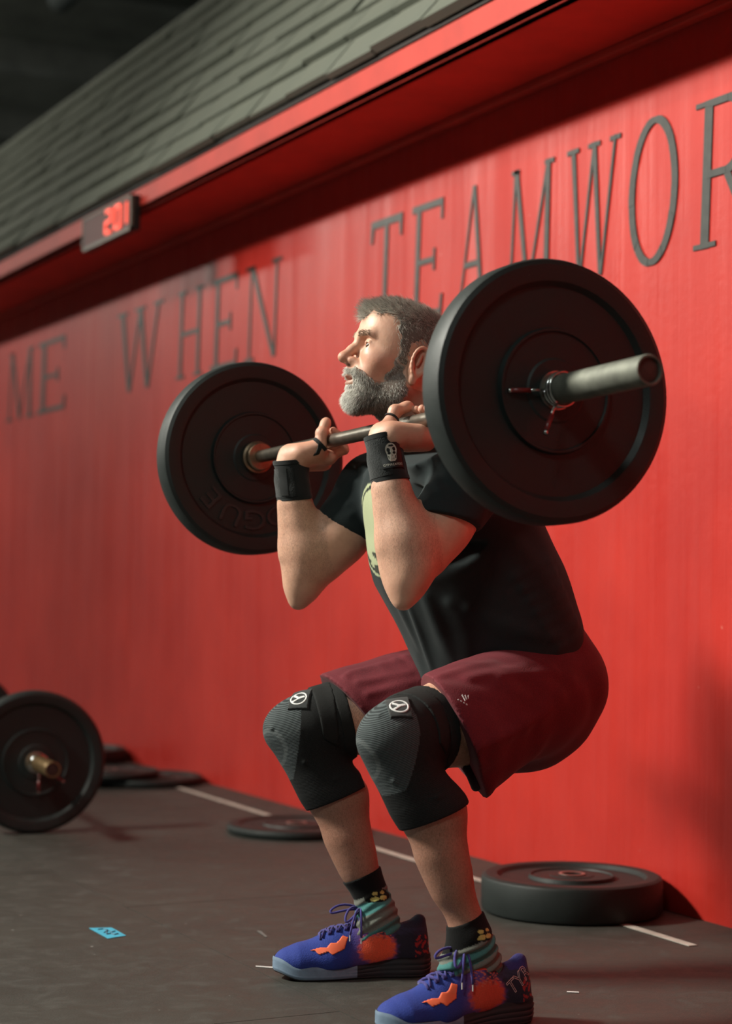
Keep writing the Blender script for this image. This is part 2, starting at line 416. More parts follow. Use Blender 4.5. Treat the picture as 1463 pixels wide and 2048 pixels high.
def wall_letter(ch, u0, u1, zb, zt, vref):
    """letter spanning photo columns u0..u1, standing on the wall between heights zb and zt"""
    ya = PX(u0, vref, WALL_X).y; yb = PX(u1, vref, WALL_X).y      # reading left to right = from far to near
    wd, polys = GLY[ch]; mb = MB(); n = 0
    lean = 0.018
    for pl in polys:
        vs = []
        k = len(pl)
        for dx in (-0.0035 - 0.0002*(n % 5), 0.002):
            for (a, b) in pl:
                zz = zb+(zt-zb)*b
                vs.append((WALL_X+dx, ya+(yb-ya)*(a/wd) - lean*(b-0.5), zz))
        mb.add(vs, [tuple(range(k)), tuple(reversed(range(k, 2*k)))] + [(i, (i+1) % k, (i+1) % k+k, i+k) for i in range(k)]); n += 1
    return mb
ZB, ZT = None, None
_b = PX(1400, 500, WALL_X); _t = PX(1412, 203, WALL_X); ZB, ZT = _b.z, _t.z
print('letters z', ZB, ZT, 'soffit', Z_SOFFIT, Z_LIP)
words = [('R', 1388, 1530), ('K', 1560, 1720), ('O', 1255, 1362), ('W', 1130, 1238), ('M', 1012, 1108), ('A', 915, 975), ('E', 822, 888), ('T', 740, 802),
         ('N', 492, 566), ('E', 425, 478), ('H', 356, 408), ('W', 236, 328), ('E', 80, 136), ('M', 18, 72)]
for ch, u0, u1 in words:
    o = wall_letter(ch, u0, u1, ZB, ZT, 600).build('painted_letter', LET)
    o.parent = wr

# ------------------------------------------------------------ lettering helper (flat or raised type)
def text_mesh(s, size, depth=0.0, align='CENTER'):
    c = bpy.data.curves.new('t', 'FONT'); c.body = s; c.size = size; c.extrude = depth; c.align_x = align; c.align_y = 'CENTER'; c.resolution_u = 3
    o = bpy.data.objects.new('t', c); COL.objects.link(o)
    bpy.context.view_layer.update()
    dg = bpy.context.evaluated_depsgraph_get(); me = bpy.data.meshes.new_from_object(o.evaluated_get(dg))
    vs = [v.co.copy() for v in me.vertices]; fs = [tuple(f.vertices) for f in me.polygons]
    bpy.data.objects.remove(o); bpy.data.curves.remove(c); bpy.data.meshes.remove(me)
    return vs, fs

# ------------------------------------------------------------ clock on the ledge
zc1 = PX(262, 388, 2.42).z; zc0 = PX(262, 458, 2.42).z
yn = PX(262, 420, 2.42).y; yf = PX(165, 460, 2.42).y
ck = empty('wall_clock', (LEDGE_X, (yn+yf)/2, zc0)); tag(ck, 'black digital wall clock with glowing red digits mounted on the red ledge', 'clock')
MB().box((2.425, yn, zc0), (LEDGE_X, yf, zc1)).build('housing', CLKB, ck, bevel=0.004)
fr = MB(); x = 2.418
fr.box((x, yn, zc0), (2.428, yf, zc0+0.014)).box((x, yn, zc1-0.008), (2.428, yf, zc1)).box((x, yn, zc0), (2.428, yn+0.012, zc1)).box((x, yf-0.012, zc0), (2.428, yf, zc1))
fr.build('bezel', CLKF, ck)
MB().box((2.421, yn+0.01, zc0+0.01), (2.426, yf-0.01, zc1-0.006)).build('screen', CLKR, ck)
SEG = {'2': 'abged', '0': 'abcdef', '1': 'bc'}
def seg_digit(ch, yc, w, h, zc, t):
    mb = MB(); y_l = yc+w/2; y_r = yc-w/2      # reading direction is -y
    def hb(z): mb.box((2.414, y_r+t*.2, z-t/2), (2.420, y_l-t*.2, z+t/2))
    def vb(y, z0, z1): mb.box((2.414, y-t/2, z0), (2.420, y+t/2, z1))
    for s in SEG[ch]:
        if s == 'a': hb(zc+h/2)
        if s == 'g': hb(zc)
        if s == 'd': hb(zc-h/2)
        if s == 'b': vb(y_r, zc, zc+h/2)
        if s == 'c': vb(y_r, zc-h/2, zc)
        if s == 'e': vb(y_l, zc-h/2, zc)
        if s == 'f': vb(y_l, zc, zc+h/2)
    return mb
cw = yf-yn; hz = (zc1-zc0)*0.62; zm = (zc0+zc1)/2+0.004
for ch, fr_ in (('2', 0.44), ('0', 0.25), ('1', 0.13)):
    seg_digit(ch, yn+cw*fr_, cw*0.11, hz, zm, 0.014).build('led_digit', LED, ck)

# ------------------------------------------------------------ bumper plates
def plate_profile(t, r=0.225, hole=0.0255):
    h = t/2; d = min(0.010, t*0.22)
    return [(hole, h-d*0.2), (0.052, h-d*0.2), (0.056, h-d*0.45), (0.099, h-d*0.45), (0.101, h-d*0.1), (0.105, h-d*0.1), (0.108, h-d), (0.178, h-d), (0.186, h-d*0.1), (0.190, h), (r-0.011, h), (r-0.003, h-0.004), (r, h-0.011),
            (r, -h+0.011), (r-0.003, -h+0.004), (r-0.011, -h), (0.190, -h), (0.186, -h+d*0.1), (0.178, -h+d), (0.108, -h+d), (0.105, -h+d*0.1), (0.101, -h+d*0.1), (0.099, -h+d*0.45), (0.056, -h+d*0.45), (0.052, -h+d*0.2), (hole, -h+d*0.2)]
AXY = Matrix.Rotation(R(-90), 4, 'X')          # local z -> world y
def make_plate(mat, t, label, group=None, r=0.225, text=None, seg=96):
    e = empty('bumper_plate', (0, 0, 0)); tag(e, label, 'weight plate', group)
    e.matrix_world = mat; e.location, q, _ = mat.decompose(); e.rotation_mode = 'XYZ'; e.rotation_euler = q.to_euler()
    o = MB().lathe(plate_profile(t, r), seg, closed=True).build('disc', PLATE, e, world=False, auto=25)
    MB().lathe([(0.0256, t/2-0.0005), (0.033, t/2-0.0005), (0.033, t/2+0.0015), (0.0256, t/2+0.0015)], 40, closed=True).build('hub_ring', HUBM, e, world=False, auto=30)
    hb = MB().lathe([(0.0256, -t/2+0.001), (0.033, -t/2+0.001), (0.033, -t/2-0.0015), (0.0256, -t/2-0.0015)], 40, closed=True).build('hub_ring', HUBM, e, world=False, auto=30)
    return e
def arc_text(mb, s, rad, mid_deg, step_deg, size, z, depth, side=1):
    """letters with their tops outward, read clockwise when seen from the side the text faces (side=-1: local -z)"""
    n = len(s)
    for i, ch in enumerate(s):
        vs, fs = text_mesh(ch, size, depth)
        a = mid_deg - (i-(n-1)/2)*step_deg
        out = []
        for v in vs:
            p = Matrix.Rotation(R(a-90), 3, 'Z') @ Vector((v.x*1.15, v.y+rad, 0))
            if side > 0: out.append(Vector((p.x, p.y, z+v.z)))
            else: out.append(Vector((-p.x, p.y, z-v.z)))
        mb.add(out, fs)
    return mb

# the barbell in the lifter's hands
BN = P(1113, 781, 2.70); BF = P(513, 915, 4.05)
bd = (BF-BN).normalized()
def bar_at(y): return BN + bd*((y-BN.y)/bd.y)
def frame_along(p, d):
    q = d.to_track_quat('Z', 'X'); return Matrix.Translation(p) @ q.to_matrix().to_4x4()
print('bar', BN, BF)
def rod(mb, pa, pb, prof):
    """prof: (distance from pa, radius)"""
    d = (pb-pa).normalized(); m = frame_along(pa, d)
    return mb.lathe([(r, s) for s, r in prof], 40, mat=m)
T_PL = 0.064
def make_barbell(pn, pf, loc, label, sl_mat, ts, l_near, l_far, hs=0.645):
    """pn, pf: outer face of near plate / inner face of far plate centre points"""
    e = empty('barbell', loc); tag(e, label, 'barbell')
    d = (pf-pn).normalized()
    a = pn + d*ts; b = pf                      # inner collar faces (plate side)
    Lb = (b-a).length
    rod(MB(), a, b, [(0.03, 0.0142), (Lb-0.03, 0.0142)]).build('shaft', STEELB, e, auto=30)
    for (p, dd, ln) in ((a, -d, l_near), (b, d, l_far)):
        c = p - dd*0.0
        mb = MB(); m = frame_along(c, dd)
        mb.lathe([(0.0142, -0.031), (0.030, -0.031), (0.0325, -0.028), (0.0325, -0.012), (0.037, -0.010), (0.037, 0.0), (0.0252, 0.0)], 48, mat=m)
        mb.build('collar', COLLAR, e, auto=30)
        mb = MB(); mb.lathe([(0.0249, -0.001), (0.0249, ln-0.003), (0.0235, ln), (0.0205, ln), (0.0200, ln-0.006)], 48, mat=m)
        mb.build('sleeve', sl_mat, e, auto=30)
        mb = MB(); mb.lathe([(0.0202, ln-0.010), (0.0202, ln-0.0055), (0.010, ln-0.004), (0.0001, ln-0.004)], 40, mat=m)
        mb.build('end_cap', ENDCAP, e, auto=30)
    return e
cen = (BN+BF)/2
bb = make_barbell(BN, BF, cen, 'long steel barbell held across the front of the bearded lifter’s shoulders', SLEEVE, T_PL+0.002, 0.345, 0.345)
def plate_at(p, d, **kw):
    m = frame_along(p, d) ; return make_plate(m, **kw)
pl1 = plate_at(BN + bd*(T_PL/2), bd, t=T_PL, label='thick black bumper plate on the near end of the lifted barbell')
pl2 = plate_at(BF + bd*(T_PL/2+.002), bd, t=T_PL, label='black bumper plate with raised lettering on the far end of the lifted barbell')
# raised lettering on the inner face of the far plate (faces back along the bar)
mb = MB()
q = pl2
f = frame_along(BF, bd)                 # local z along +bar, face towards the camera is local -z
def face_text(parent, centre, nrm, s, rad, mid, step, size, depth, mat):
    """nrm: outward direction of the face; angles measured as seen facing it, 0 right, 90 up"""
    up = (Vector((0, 0, 1)) - nrm*nrm.z).normalized(); rt = up.cross(nrm)
    mb = MB(); n = len(s)
    for i, ch in enumerate(s):
        vs, fs = text_mesh(ch, size, depth); a = R(mid-(i-(n-1)/2)*step)
        er = rt*math.cos(a)+up*math.sin(a); et = rt*math.sin(a)-up*math.cos(a)
        mb.add([centre + er*(rad+v.y) + et*(v.x*1.25) + nrm*v.z for v in vs], fs)
    return mb.build('raised_lettering', mat, parent, auto=30)
face_text(pl2, BF + bd*(0.0125), -bd, 'ROGUE', 0.142, -90, 24, 0.066, 0.0035, rubber_plate('plate_letter_rubber', (0.018, 0.020, 0.019), 0.42))

def spring_clip(p, d, label, a1, a2, along=1.0):
    """p: on the bar axis; d: outward; two handles at angles a1, a2 (seen from outside, 0 = right, 90 = up)"""
    e = empty('spring_clip', p); tag(e, label, 'spring clip')
    up = (Vector((0, 0, 1)) - d*d.z).normalized(); rt = up.cross(d)
    def pt(a, r, s): return p + rt*(r*math.cos(a)) + up*(r*math.sin(a)) + d*s
    pts = []
    n = 90; turns = 2 + ((a2-a1) % 360)/360.0
    for i in range(n+1):
        t = i/n; pts.append(pt(R(a1)+t*turns*2*math.pi, 0.0285, 0.004+t*0.019))
    MB().tube(pts, 0.0026, 10).build('coil', CHROME, e, smooth=True)
    for a, s, st in ((a1, 0.004, -0.004), (a2, 0.023, 0.010)):
        h = MB().tube([pt(R(a), 0.0285, s), pt(R(a)+0.0, 0.045, s+0.0), pt(R(a), 0.056, s+st*0.4)], 0.0026, 10).build('handle', CHROME, e, smooth=True)
        MB().tube([pt(R(a), 0.054, s+st*0.4), pt(R(a), 0.088, s+st*1.6)], 0.0042, 10).build('grip', simple('red_grip', (0.16, 0.02, 0.02), 0.3) if 'red_grip' not in MATS else MATS['red_grip'], h, smooth=True)
        MB().tube([pt(R(a), 0.087, s+st*1.6), pt(R(a), 0.093, s+st*1.8)], 0.0040, 10).build('grip_tip', CHROME, h, smooth=True)
    return e
spring_clip(BN-bd*0.003, -bd, 'chrome spring clip with red grips on the lifted barbell sleeve', 183, 238)

# the second barbell on the floor at the left
_c = P(72, 1519, 5.85); c2 = Vector((_c.x, _c.y, 0.2255))
d2 = Vector((0.078, 1, 0)).normalized()
sb = make_barbell(c2, c2+d2*1.36, (c2.x, c2.y, 0.0), 'barbell resting on the floor at the left, bronze sleeve end showing', BRASS, 0.066, 0.31, 0.345)
plate_at(c2+d2*0.032, d2, t=0.064, label='black bumper plate standing at the near end of the barbell on the floor')
plate_at(c2+d2*(1.36+0.034), d2, t=0.064, label='black bumper plate mostly hidden behind, far end of the barbell on the floor')
spring_clip(c2-d2*0.035, -d2, 'steel spring clip on the barbell resting on the floor', 272, 322)

# plates lying flat near the wall
def flat_plate(u, v_front, t, label, r=0.225, z=0.0, tilt=(0, 0), dx=0.0):
    g = PZ(u, v_front, z); dirv = Vector((g.x, g.y, 0)).normalized(); c = Vector((g.x, g.y, 0)) + dirv*r*0.97
    c.x = min(c.x, WALL_X-r-0.012)
    m = Matrix.Translation((c.x, c.y, z+t/2+0.0005)) @ Matrix.Rotation(R(tilt[0]), 4, 'X') @ Matrix.Rotation(R(tilt[1]), 4, 'Y')
    return make_plate(m, t, label, r=r), c
_, cA = flat_plate(1158, 1851, 0.090, 'thick black bumper plate lying flat by the red wall, nearest of the floor plates')
_, cB = flat_plate(592, 1682, 0.028, 'thin black plate lying flat behind the lifter’s shin beside the white line')
_, cC = flat_plate(302, 1577, 0.030, 'thin black plate lying flat beyond the white line, lower of an overlapping pair')
m = Matrix.Translation((cC.x-0.12, cC.y+0.28, 0.034+0.012)) @ Matrix.Rotation(R(2.0), 4, 'Y')
make_plate(Matrix.Translation((cC.x-0.15, cC.y+0.02, 0.032+0.0125)), 0.024, 'smaller thin plate lying on top of the thin plate by the wall', r=0.150+0.05)
_, cD = flat_plate(175, 1531, 0.060, 'thick black plate lying flat farthest along the red wall at the left')
print('flat plates', cA, cB, cC, cD)

# line and marks on the floor
g1 = PZ(1385, 1892); g0 = PZ(352, 1574)
mb = MB(); w = 0.024
xl = (g0.x+g1.x)/2
g2 = Vector((g0.x + (g0.x-g1.x)/(g0.y-g1.y)*0.6, g0.y+0.6, 0))
mb.add([(g1.x-w/2, g1.y, 0.0004), (g1.x+w/2, g1.y, 0.0004), (g2.x+w/2, g2.y, 0.0004), (g2.x-w/2, g2.y, 0.0004),
        (g1.x-w/2, g1.y, 0.0016), (g1.x+w/2, g1.y, 0.0016), (g2.x+w/2, g2.y, 0.0016), (g2.x-w/2, g2.y, 0.0016)], [(0,3,2,1),(4,5,6,7),(0,1,5,4),(1,2,6,5),(2,3,7,6),(3,0,4,7)])
tag(mb.build('floor_tape', TAPEW), 'long thin off-white tape line on the dark floor parallel to the red wall', 'tape')
def floor_quad(px, name, mat, t=0.0014):
    v = [PZ(a, b) for a, b in px]; mb = MB(); n = len(v)
    mb.add([(p.x, p.y, 0.0005) for p in v]+[(p.x, p.y, t) for p in v], [tuple(range(n)), tuple(range(n, 2*n))]+[(i, (i+1) % n, (i+1) % n+n, i+n) for i in range(n)])
    return mb.build(name, mat)
bt = floor_quad([(178, 1857), (223, 1856), (252, 1872), (216, 1878)], 'floor_tape', TAPEB); tag(bt, 'small bright blue tape piece with dark pen marks on the floor', 'tape')
mk = MB()
for pts in ([(196, 1861), (206, 1859.5), (214, 1861.5)], [(208, 1867), (216, 1863), (224, 1866), (230, 1864)], [(214, 1870), (222, 1868.5), (229, 1871), (236, 1869)], [(212, 1864), (214, 1870)]):
    q = [PZ(*p) for p in pts]; mk.tube([(a.x, a.y, 0.0016) for a in q], 0.0022, 4)
mk.build('pen_marks', INK, bt)
o = floor_quad([(511, 1932), (546, 1934), (546, 1936.5), (511, 1934)], 'chalk_mark', CHALK, 0.0009); tag(o, 'short thin white chalk mark on the floor by the far shoe toe', 'chalk mark')
o = floor_quad([(1133, 1983), (1157, 1984), (1157, 1986), (1133, 1985)], 'chalk_mark', CHALK, 0.0009); tag(o, 'tiny white chalk mark on the dark floor right of the near shoe', 'chalk mark')
o = floor_quad([(513, 1862), (521, 1862), (535, 1874), (531, 1875)], 'chalk_mark', simple('faint_chalk', (0.13, 0.128, 0.12), 0.9), 0.0009); tag(o, 'faint slanting chalk smear on the floor above the far shoe toe', 'chalk mark')

# ------------------------------------------------------------ implicit surfaces: smooth unions of tapered limbs, meshed on a grid
def smin(a, b, k):
    if k <= 0: return np.minimum(a, b)
    h = np.clip(0.5+0.5*(b-a)/k, 0, 1)
    return b*(1-h)+a*h - k*h*(1-h)
class Solid:
    """a list of shapes; each: (sign, k, bbox lo, bbox hi, function)"""
    def __init__(s): s.p = []
    def _a(s, f, lo, hi, k, sub): s.p.append((sub, k, np.array(lo, float), np.array(hi, float), f)); return s
    def cone(s, a, b, ra, rb=None, k=0.02, sub=False, v=None, sq=1.0):
        """tapered limb from a to b; squeezed along v by the factor sq (<1 is thinner)"""
        rb = ra if rb is None else rb
        a = np.array(a, float); b = np.array(b, float); R_ = max(ra, rb)
        if v is not None: v = np.array(v, float); v = v/np.linalg.norm(v)
        def f(X, Y, Z):
            x, y, z = X-a[0], Y-a[1], Z-a[2]; d = b-a; dd = d
            if v is not None:
                g = 1/sq-1
                t = (x*v[0]+y*v[1]+z*v[2])*g; x = x+t*v[0]; y = y+t*v[1]; z = z+t*v[2]
                dd = d + v*(d@v)*g
            h = np.clip((x*dd[0]+y*dd[1]+z*dd[2])/max(dd@dd, 1e-9), 0, 1)
            r = ra+(rb-ra)*h
            q = np.sqrt((x-dd[0]*h)**2+(y-dd[1]*h)**2+(z-dd[2]*h)**2)-r
            return q*(sq if v is not None and sq < 1 else 1.0)
        m = R_*max(1.0, sq)+0.001
        return s._a(f, np.minimum(a, b)-m, np.maximum(a, b)+m, k, sub)
    def ell(s, c, r, k=0.02, sub=False, rot=None):
        c = np.array(c, float); r = np.array(r, float)
        Rm = None if rot is None else np.array(rot.to_3x3() if hasattr(rot, 'to_3x3') else rot)
        def f(X, Y, Z):
            x, y, z = X-c[0], Y-c[1], Z-c[2]
            if Rm is not None: x, y, z = (Rm[0, 0]*x+Rm[1, 0]*y+Rm[2, 0]*z, Rm[0, 1]*x+Rm[1, 1]*y+Rm[2, 1]*z, Rm[0, 2]*x+Rm[1, 2]*y+Rm[2, 2]*z)
            k0 = np.sqrt((x/r[0])**2+(y/r[1])**2+(z/r[2])**2); k1 = np.sqrt((x/r[0]**2)**2+(y/r[1]**2)**2+(z/r[2]**2)**2)+1e-9
            return np.where(k0 < 1e-3, -r.min(), k0*(k0-1)/k1)
        m = r.max()
        return s._a(f, c-m, c+m, k, sub)
    def box(s, c, h, rad=0.005, k=0.01, sub=False, rot=None):
        c = np.array(c, float); h = np.array(h, float)
        Rm = None if rot is None else np.array(rot.to_3x3() if hasattr(rot, 'to_3x3') else rot)
        def f(X, Y, Z):
            x, y, z = X-c[0], Y-c[1], Z-c[2]
            if Rm is not None: x, y, z = (Rm[0, 0]*x+Rm[1, 0]*y+Rm[2, 0]*z, Rm[0, 1]*x+Rm[1, 1]*y+Rm[2, 1]*z, Rm[0, 2]*x+Rm[1, 2]*y+Rm[2, 2]*z)
            a, b, d = np.abs(x)-h[0]+rad, np.abs(y)-h[1]+rad, np.abs(z)-h[2]+rad
            return np.sqrt(np.maximum(a, 0)**2+np.maximum(b, 0)**2+np.maximum(d, 0)**2)+np.minimum(np.maximum(a, np.maximum(b, d)), 0)-rad
        m = np.linalg.norm(h)
        return s._a(f, c-m, c+m, k, sub)
    def path(s, pts, rs, k=0.01, v=None, sq=1.0):
        for i in range(len(pts)-1): s.cone(pts[i], pts[i+1], rs[i], rs[i+1], k=k if i == 0 else 0.004, v=v, sq=sq)
        return s
    def include(s, o): s.p += o.p; return s
    def inflate(s, o, d):
        for sub, k, lo, hi, f in o.p: s.p.append((sub, k, lo-d, hi+d, (lambda X, Y, Z, f=f: f(X, Y, Z)-d)))
        return s
    def bounds(s, m=0.02):
        lo = np.min([p[2] for p in s.p if not p[0]], axis=0)-m; hi = np.max([p[3] for p in s.p if not p[0]], axis=0)+m
        return lo, hi
    def field(s, lo, n, h, pad=0.0):
        D = np.full(n, 0.5, np.float32)
        ax = [lo[i]+h*np.arange(n[i]) for i in range(3)]
        for sub, k, bl, bh, f in s.p:
            m = max(k*1.2, 0)+2.5*h+pad+0.004
            sl = []
            for i in range(3):
                a = int(np.clip(np.floor((bl[i]-m-lo[i])/h), 0, n[i])); b = int(np.clip(np.ceil((bh[i]+m-lo[i])/h)+1, 0, n[i])); sl.append(slice(a, b))
            if any(q.stop-q.start <= 0 for q in sl): continue
            X = ax[0][sl[0]][:, None, None]; Y = ax[1][sl[1]][None, :, None]; Z = ax[2][sl[2]][None, None, :]
            d = f(X, Y, Z).astype(np.float32); cur = D[tuple(sl)]
            D[tuple(sl)] = -smin(-cur, d, k) if sub else smin(cur, d, k)
        return D, ax
def surface_nets(D, lo, h):
    n = D.shape; S = D < 0
    c = sum(S[i:n[0]-1+i, j:n[1]-1+j, k:n[2]-1+k].astype(np.uint8) for i in (0, 1) for j in (0, 1) for k in (0, 1))
    act = (c > 0) & (c < 8); idx = np.argwhere(act); m = len(idx)
    if m == 0: return np.zeros((0, 3)), np.zeros((0, 4), int)
    ids = np.full(act.shape, -1, np.int64); ids[act] = np.arange(m)
    acc = np.zeros((m, 3)); cnt = np.zeros(m); I, J, K_ = idx.T
    cor = [(0,0,0),(1,0,0),(0,1,0),(1,1,0),(0,0,1),(1,0,1),(0,1,1),(1,1,1)]
    edges = [(a, b) for a in range(8) for b in range(a+1, 8) if sum(abs(np.array(cor[a])-np.array(cor[b]))) == 1]
    val = [D[I+q[0], J+q[1], K_+q[2]].astype(np.float64) for q in cor]
    for a, b in edges:
        va, vb = val[a], val[b]; w = (va < 0) != (vb < 0); t = np.where(w, va/np.where(w, va-vb, 1), 0)
        pa = np.array(cor[a]); pb = np.array(cor[b])
        acc += np.where(w[:, None], pa+(pb-pa)*t[:, None], 0); cnt += w
    V = (idx+acc/cnt[:, None])*h+np.array(lo)
    F = []
    for ax in range(3):
        o1, o2 = (ax+1) % 3, (ax+2) % 3
        a = [slice(1, -1)]*3; a[ax] = slice(0, n[ax]-1); b = list(a); b[ax] = slice(1, n[ax])
        for i in (o1, o2): a[i] = slice(1, n[i]-1); b[i] = slice(1, n[i]-1)
        s0 = S[tuple(a)]; s1 = S[tuple(b)]; e = np.argwhere(s0 != s1)
        if len(e) == 0: continue
        off = np.ones(3, int); off[ax] = 0; p = e+off
        fl = s0[tuple(e.T)]
        def g(d1, d2):
            q = p.copy(); q[:, o1] += d1; q[:, o2] += d2; return ids[q[:, 0], q[:, 1], q[:, 2]]
        q = np.stack([g(-1, -1), g(0, -1), g(0, 0), g(-1, 0)], 1)
        q[~fl] = q[~fl][:, ::-1]; F.append(q)
    F = np.concatenate(F); F = F[(F >= 0).all(1)]
    return V, F
def mesh_solid(sol, h, lo=None, hi=None, offset=0.0, cuts=(), disp=None, post=None):
    """cuts: (point, normal) keep the side the normal points away from; disp(X,Y,Z) is subtracted from the distance"""
    b0, b1 = sol.bounds(0.012+abs(offset)+ (0.02 if disp else 0))
    lo = b0 if lo is None else np.maximum(lo, b0); hi = b1 if hi is None else np.minimum(hi, b1)
    n = tuple(int(x) for x in np.ceil((hi-lo)/h)+1)
    D, ax = sol.field(lo, n, h, abs(offset)+0.01)
    D = D-offset
    X, Y, Z = ax[0][:, None, None], ax[1][None, :, None], ax[2][None, None, :]
    if disp is not None: D = D-disp(X, Y, Z)
    for c in cuts:
        if callable(c): D = np.maximum(D, c(X, Y, Z)); continue
        p, nn = np.array(c[0], float), np.array(c[1], float); nn = nn/np.linalg.norm(nn)
        D = np.maximum(D, (X-p[0])*nn[0]+(Y-p[1])*nn[1]+(Z-p[2])*nn[2])
    if post: D = post(D, X, Y, Z)
    return surface_nets(D.astype(np.float32), lo, h)
def relax(V, F, it=1, lam=0.5):
    """light smoothing to take the grid's steps out"""
    n = len(V)
    for _ in range(it):
        acc = np.zeros((n, 3)); c = np.zeros(n)
        for a in range(4):
            b = (a+1) % 4
            np.add.at(acc, F[:, a], V[F[:, b]]); np.add.at(c, F[:, a], 1)
            np.add.at(acc, F[:, b], V[F[:, a]]); np.add.at(c, F[:, b], 1)
        V = V+(acc/np.maximum(c, 1)[:, None]-V)*lam
    return V
def join_vf(lst):
    vs, fs, b = [], [], 0
    for v, f in lst: vs.append(v); fs.append(f+b); b += len(v)
    return np.concatenate(vs), np.concatenate(fs)
def color_attr(o, cols, name='tint'):
    a = o.data.color_attributes.new(name, 'FLOAT_COLOR', 'POINT')
    c = np.ones((len(o.data.vertices), 4), np.float32); c[:, :cols.shape[1]] = cols; a.data.foreach_set('color', c.ravel())
def A3(v): return np.array([v[0], v[1], v[2]], float)
def unit(v): v = np.array(v, float); return v/np.linalg.norm(v)
def sstep(x, a, b):
    t = np.clip((x-a)/(b-a), 0, 1); return t*t*(3-2*t)

# ------------------------------------------------------------ the lifter
YC = 3.41
PERSON = empty('person', (1.80, 3.36, 0.0)); tag(PERSON, 'bearded grey-haired man in black t-shirt and maroon shorts squatting with the barbell', 'person')
def p3(u, v, y): return A3(P(u, v, y))
# joints
J = {}
J['sh_n'] = p3(948, 948, 3.21); J['el_n'] = p3(812, 1158, 3.16); J['wr_n'] = p3(768, 893, 3.20)
J['sh_f'] = p3(752, 985, 3.62); J['el_f'] = p3(606, 1164, 3.68); J['wr_f'] = p3(582, 932, 3.67)
J['hip_n'] = p3(1050, 1395, 3.30); J['kn_n'] = p3(790, 1480, 3.12); J['an_n'] = p3(938, 1868, 3.07)
J['hip_f'] = p3(960, 1370, 3.50); J['kn_f'] = p3(602, 1460, 3.60); J['an_f'] = p3(752, 1822, 3.53)
for k_, v_ in J.items(): print(k_, np.round(v_, 3))
for s in 'nf':
    print(s, 'uarm', np.linalg.norm(J['sh_'+s]-J['el_'+s]), 'fore', np.linalg.norm(J['wr_'+s]-J['el_'+s]), 'thigh', np.linalg.norm(J['hip_'+s]-J['kn_'+s]), 'shin', np.linalg.norm(J['an_'+s]-J['kn_'+s]))

def lerp(a, b, t): return a+(b-a)*t
# legs ------------------------------------------------
def leg_solid(s):
    sg = -1.0 if s == 'n' else 1.0
    L = Solid(); h, k, a = J['hip_'+s], J['kn_'+s], J['an_'+s]
    td = unit(k-h); sd = unit(a-k)
    back = unit(np.cross(sd, [0, 1, 0])); back = back if back[0] > 0 else -back     # behind the shin
    up = unit(np.cross(td, [0, 1, 0])); up = up if up[2] > 0 else -up               # top of the thigh
    L.cone(h, lerp(h, k, .45), .098, .088, k=.03); L.cone(lerp(h, k, .45), k-td*.03, .088, .063, k=.03)
    L.cone(lerp(h, k, .5)+up*.012, lerp(h, k, .86)+up*.016, .070, .050, k=.03)      # quadriceps
    L.cone(lerp(h, k, .35)-up*.02, lerp(h, k, .9)-up*.015, .075, .045, k=.03)       # hamstrings
    L.cone(k-td*.02, k, .060, .056, k=.03)
    L.ell(k+unit(td-sd*.3)*.038, (.034, .034, .034), k=.03)                         # kneecap
    L.cone(k, lerp(k, a, .3), .054, .047, k=.03)
    L.cone(k+sd*.05-back*.012, lerp(k, a, .75)-back*.006, .040, .028, k=.03)        # shin bone
    L.cone(lerp(k, a, .22)+back*.012, lerp(k, a, .40)+back*.026, .036, .050, k=.03) # calf
    L.cone(lerp(k, a, .40)+back*.026, lerp(k, a, .68)+back*.014, .050, .034, k=.03)
    L.cone(lerp(k, a, .6), a, .037, .029, k=.03); L.cone(a-back*.004, a+np.array([.012, 0, -.05]), .029, .033, k=.02)
    L.cone(lerp(k, a, .7)+back*.022, a+back*.024, .013, .010, k=.02)                # tendon
    L.ell(a+np.array([0, .026*sg, .0]), (.013, .009, .013), k=.012); L.ell(a+np.array([0, -.024*sg, .008]), (.013, .009, .013), k=.012)
    return L
LEG = {s: leg_solid(s) for s in 'nf'}
# arms ------------------------------------------------
def arm_solid(s):
    sg = -1.0 if s == 'n' else 1.0
    A = Solid(); h, e, w = J['sh_'+s], J['el_'+s], J['wr_'+s]
    ud = unit(e-h); fd = unit(w-e); lat = np.array([0, sg, 0])
    fr = unit(np.cross(ud, lat)); fr = fr if fr[2] > 0 else -fr      # biceps side
    ff = unit(np.cross(fd, lat)); ff = ff if ff[0] > 0 else -ff      # towards the upper arm
    A.ell(h+np.array([0, .012*sg, .0]), (.062, .056, .060), k=.03)
    A.cone(h, lerp(h, e, .5), .056, .052, k=.03); A.cone(lerp(h, e, .5), e, .052, .036, k=.03)
    A.cone(lerp(h, e, .35)+fr*.020, lerp(h, e, .72)+fr*.020, .040, .036, k=.025)   # biceps
    A.cone(lerp(h, e, .2)-fr*.018, lerp(h, e, .75)-fr*.014, .042, .034, k=.025)    # triceps
    A.ell(e+ud*.022-fd*.026, (.017, .020, .017), k=.028)                            # point of the elbow
    A.cone(e, lerp(e, w, .28)+ff*.011, .037, .050, k=.03); A.cone(lerp(e, w, .28)+ff*.011, lerp(e, w, .66), .050, .036, k=.03)
    A.cone(lerp(e, w, .10)+lat*.016+ff*.012, lerp(e, w, .42)+lat*.012+ff*.006, .034, .028, k=.025)   # forearm muscles
    A.cone(lerp(e, w, .10)-lat*.014-ff*.004, lerp(e, w, .5)-lat*.008, .032, .024, k=.025)
    A.cone(lerp(e, w, .55), w, .036, .028, k=.02, v=ff, sq=.86)
    # tendons and ridge along the outer forearm
    A.cone(lerp(e, w, .25)-ff*.032, lerp(e, w, .80)-ff*.020, .012, .009, k=.016)
    return A
ARM = {s: arm_solid(s) for s in 'nf'}
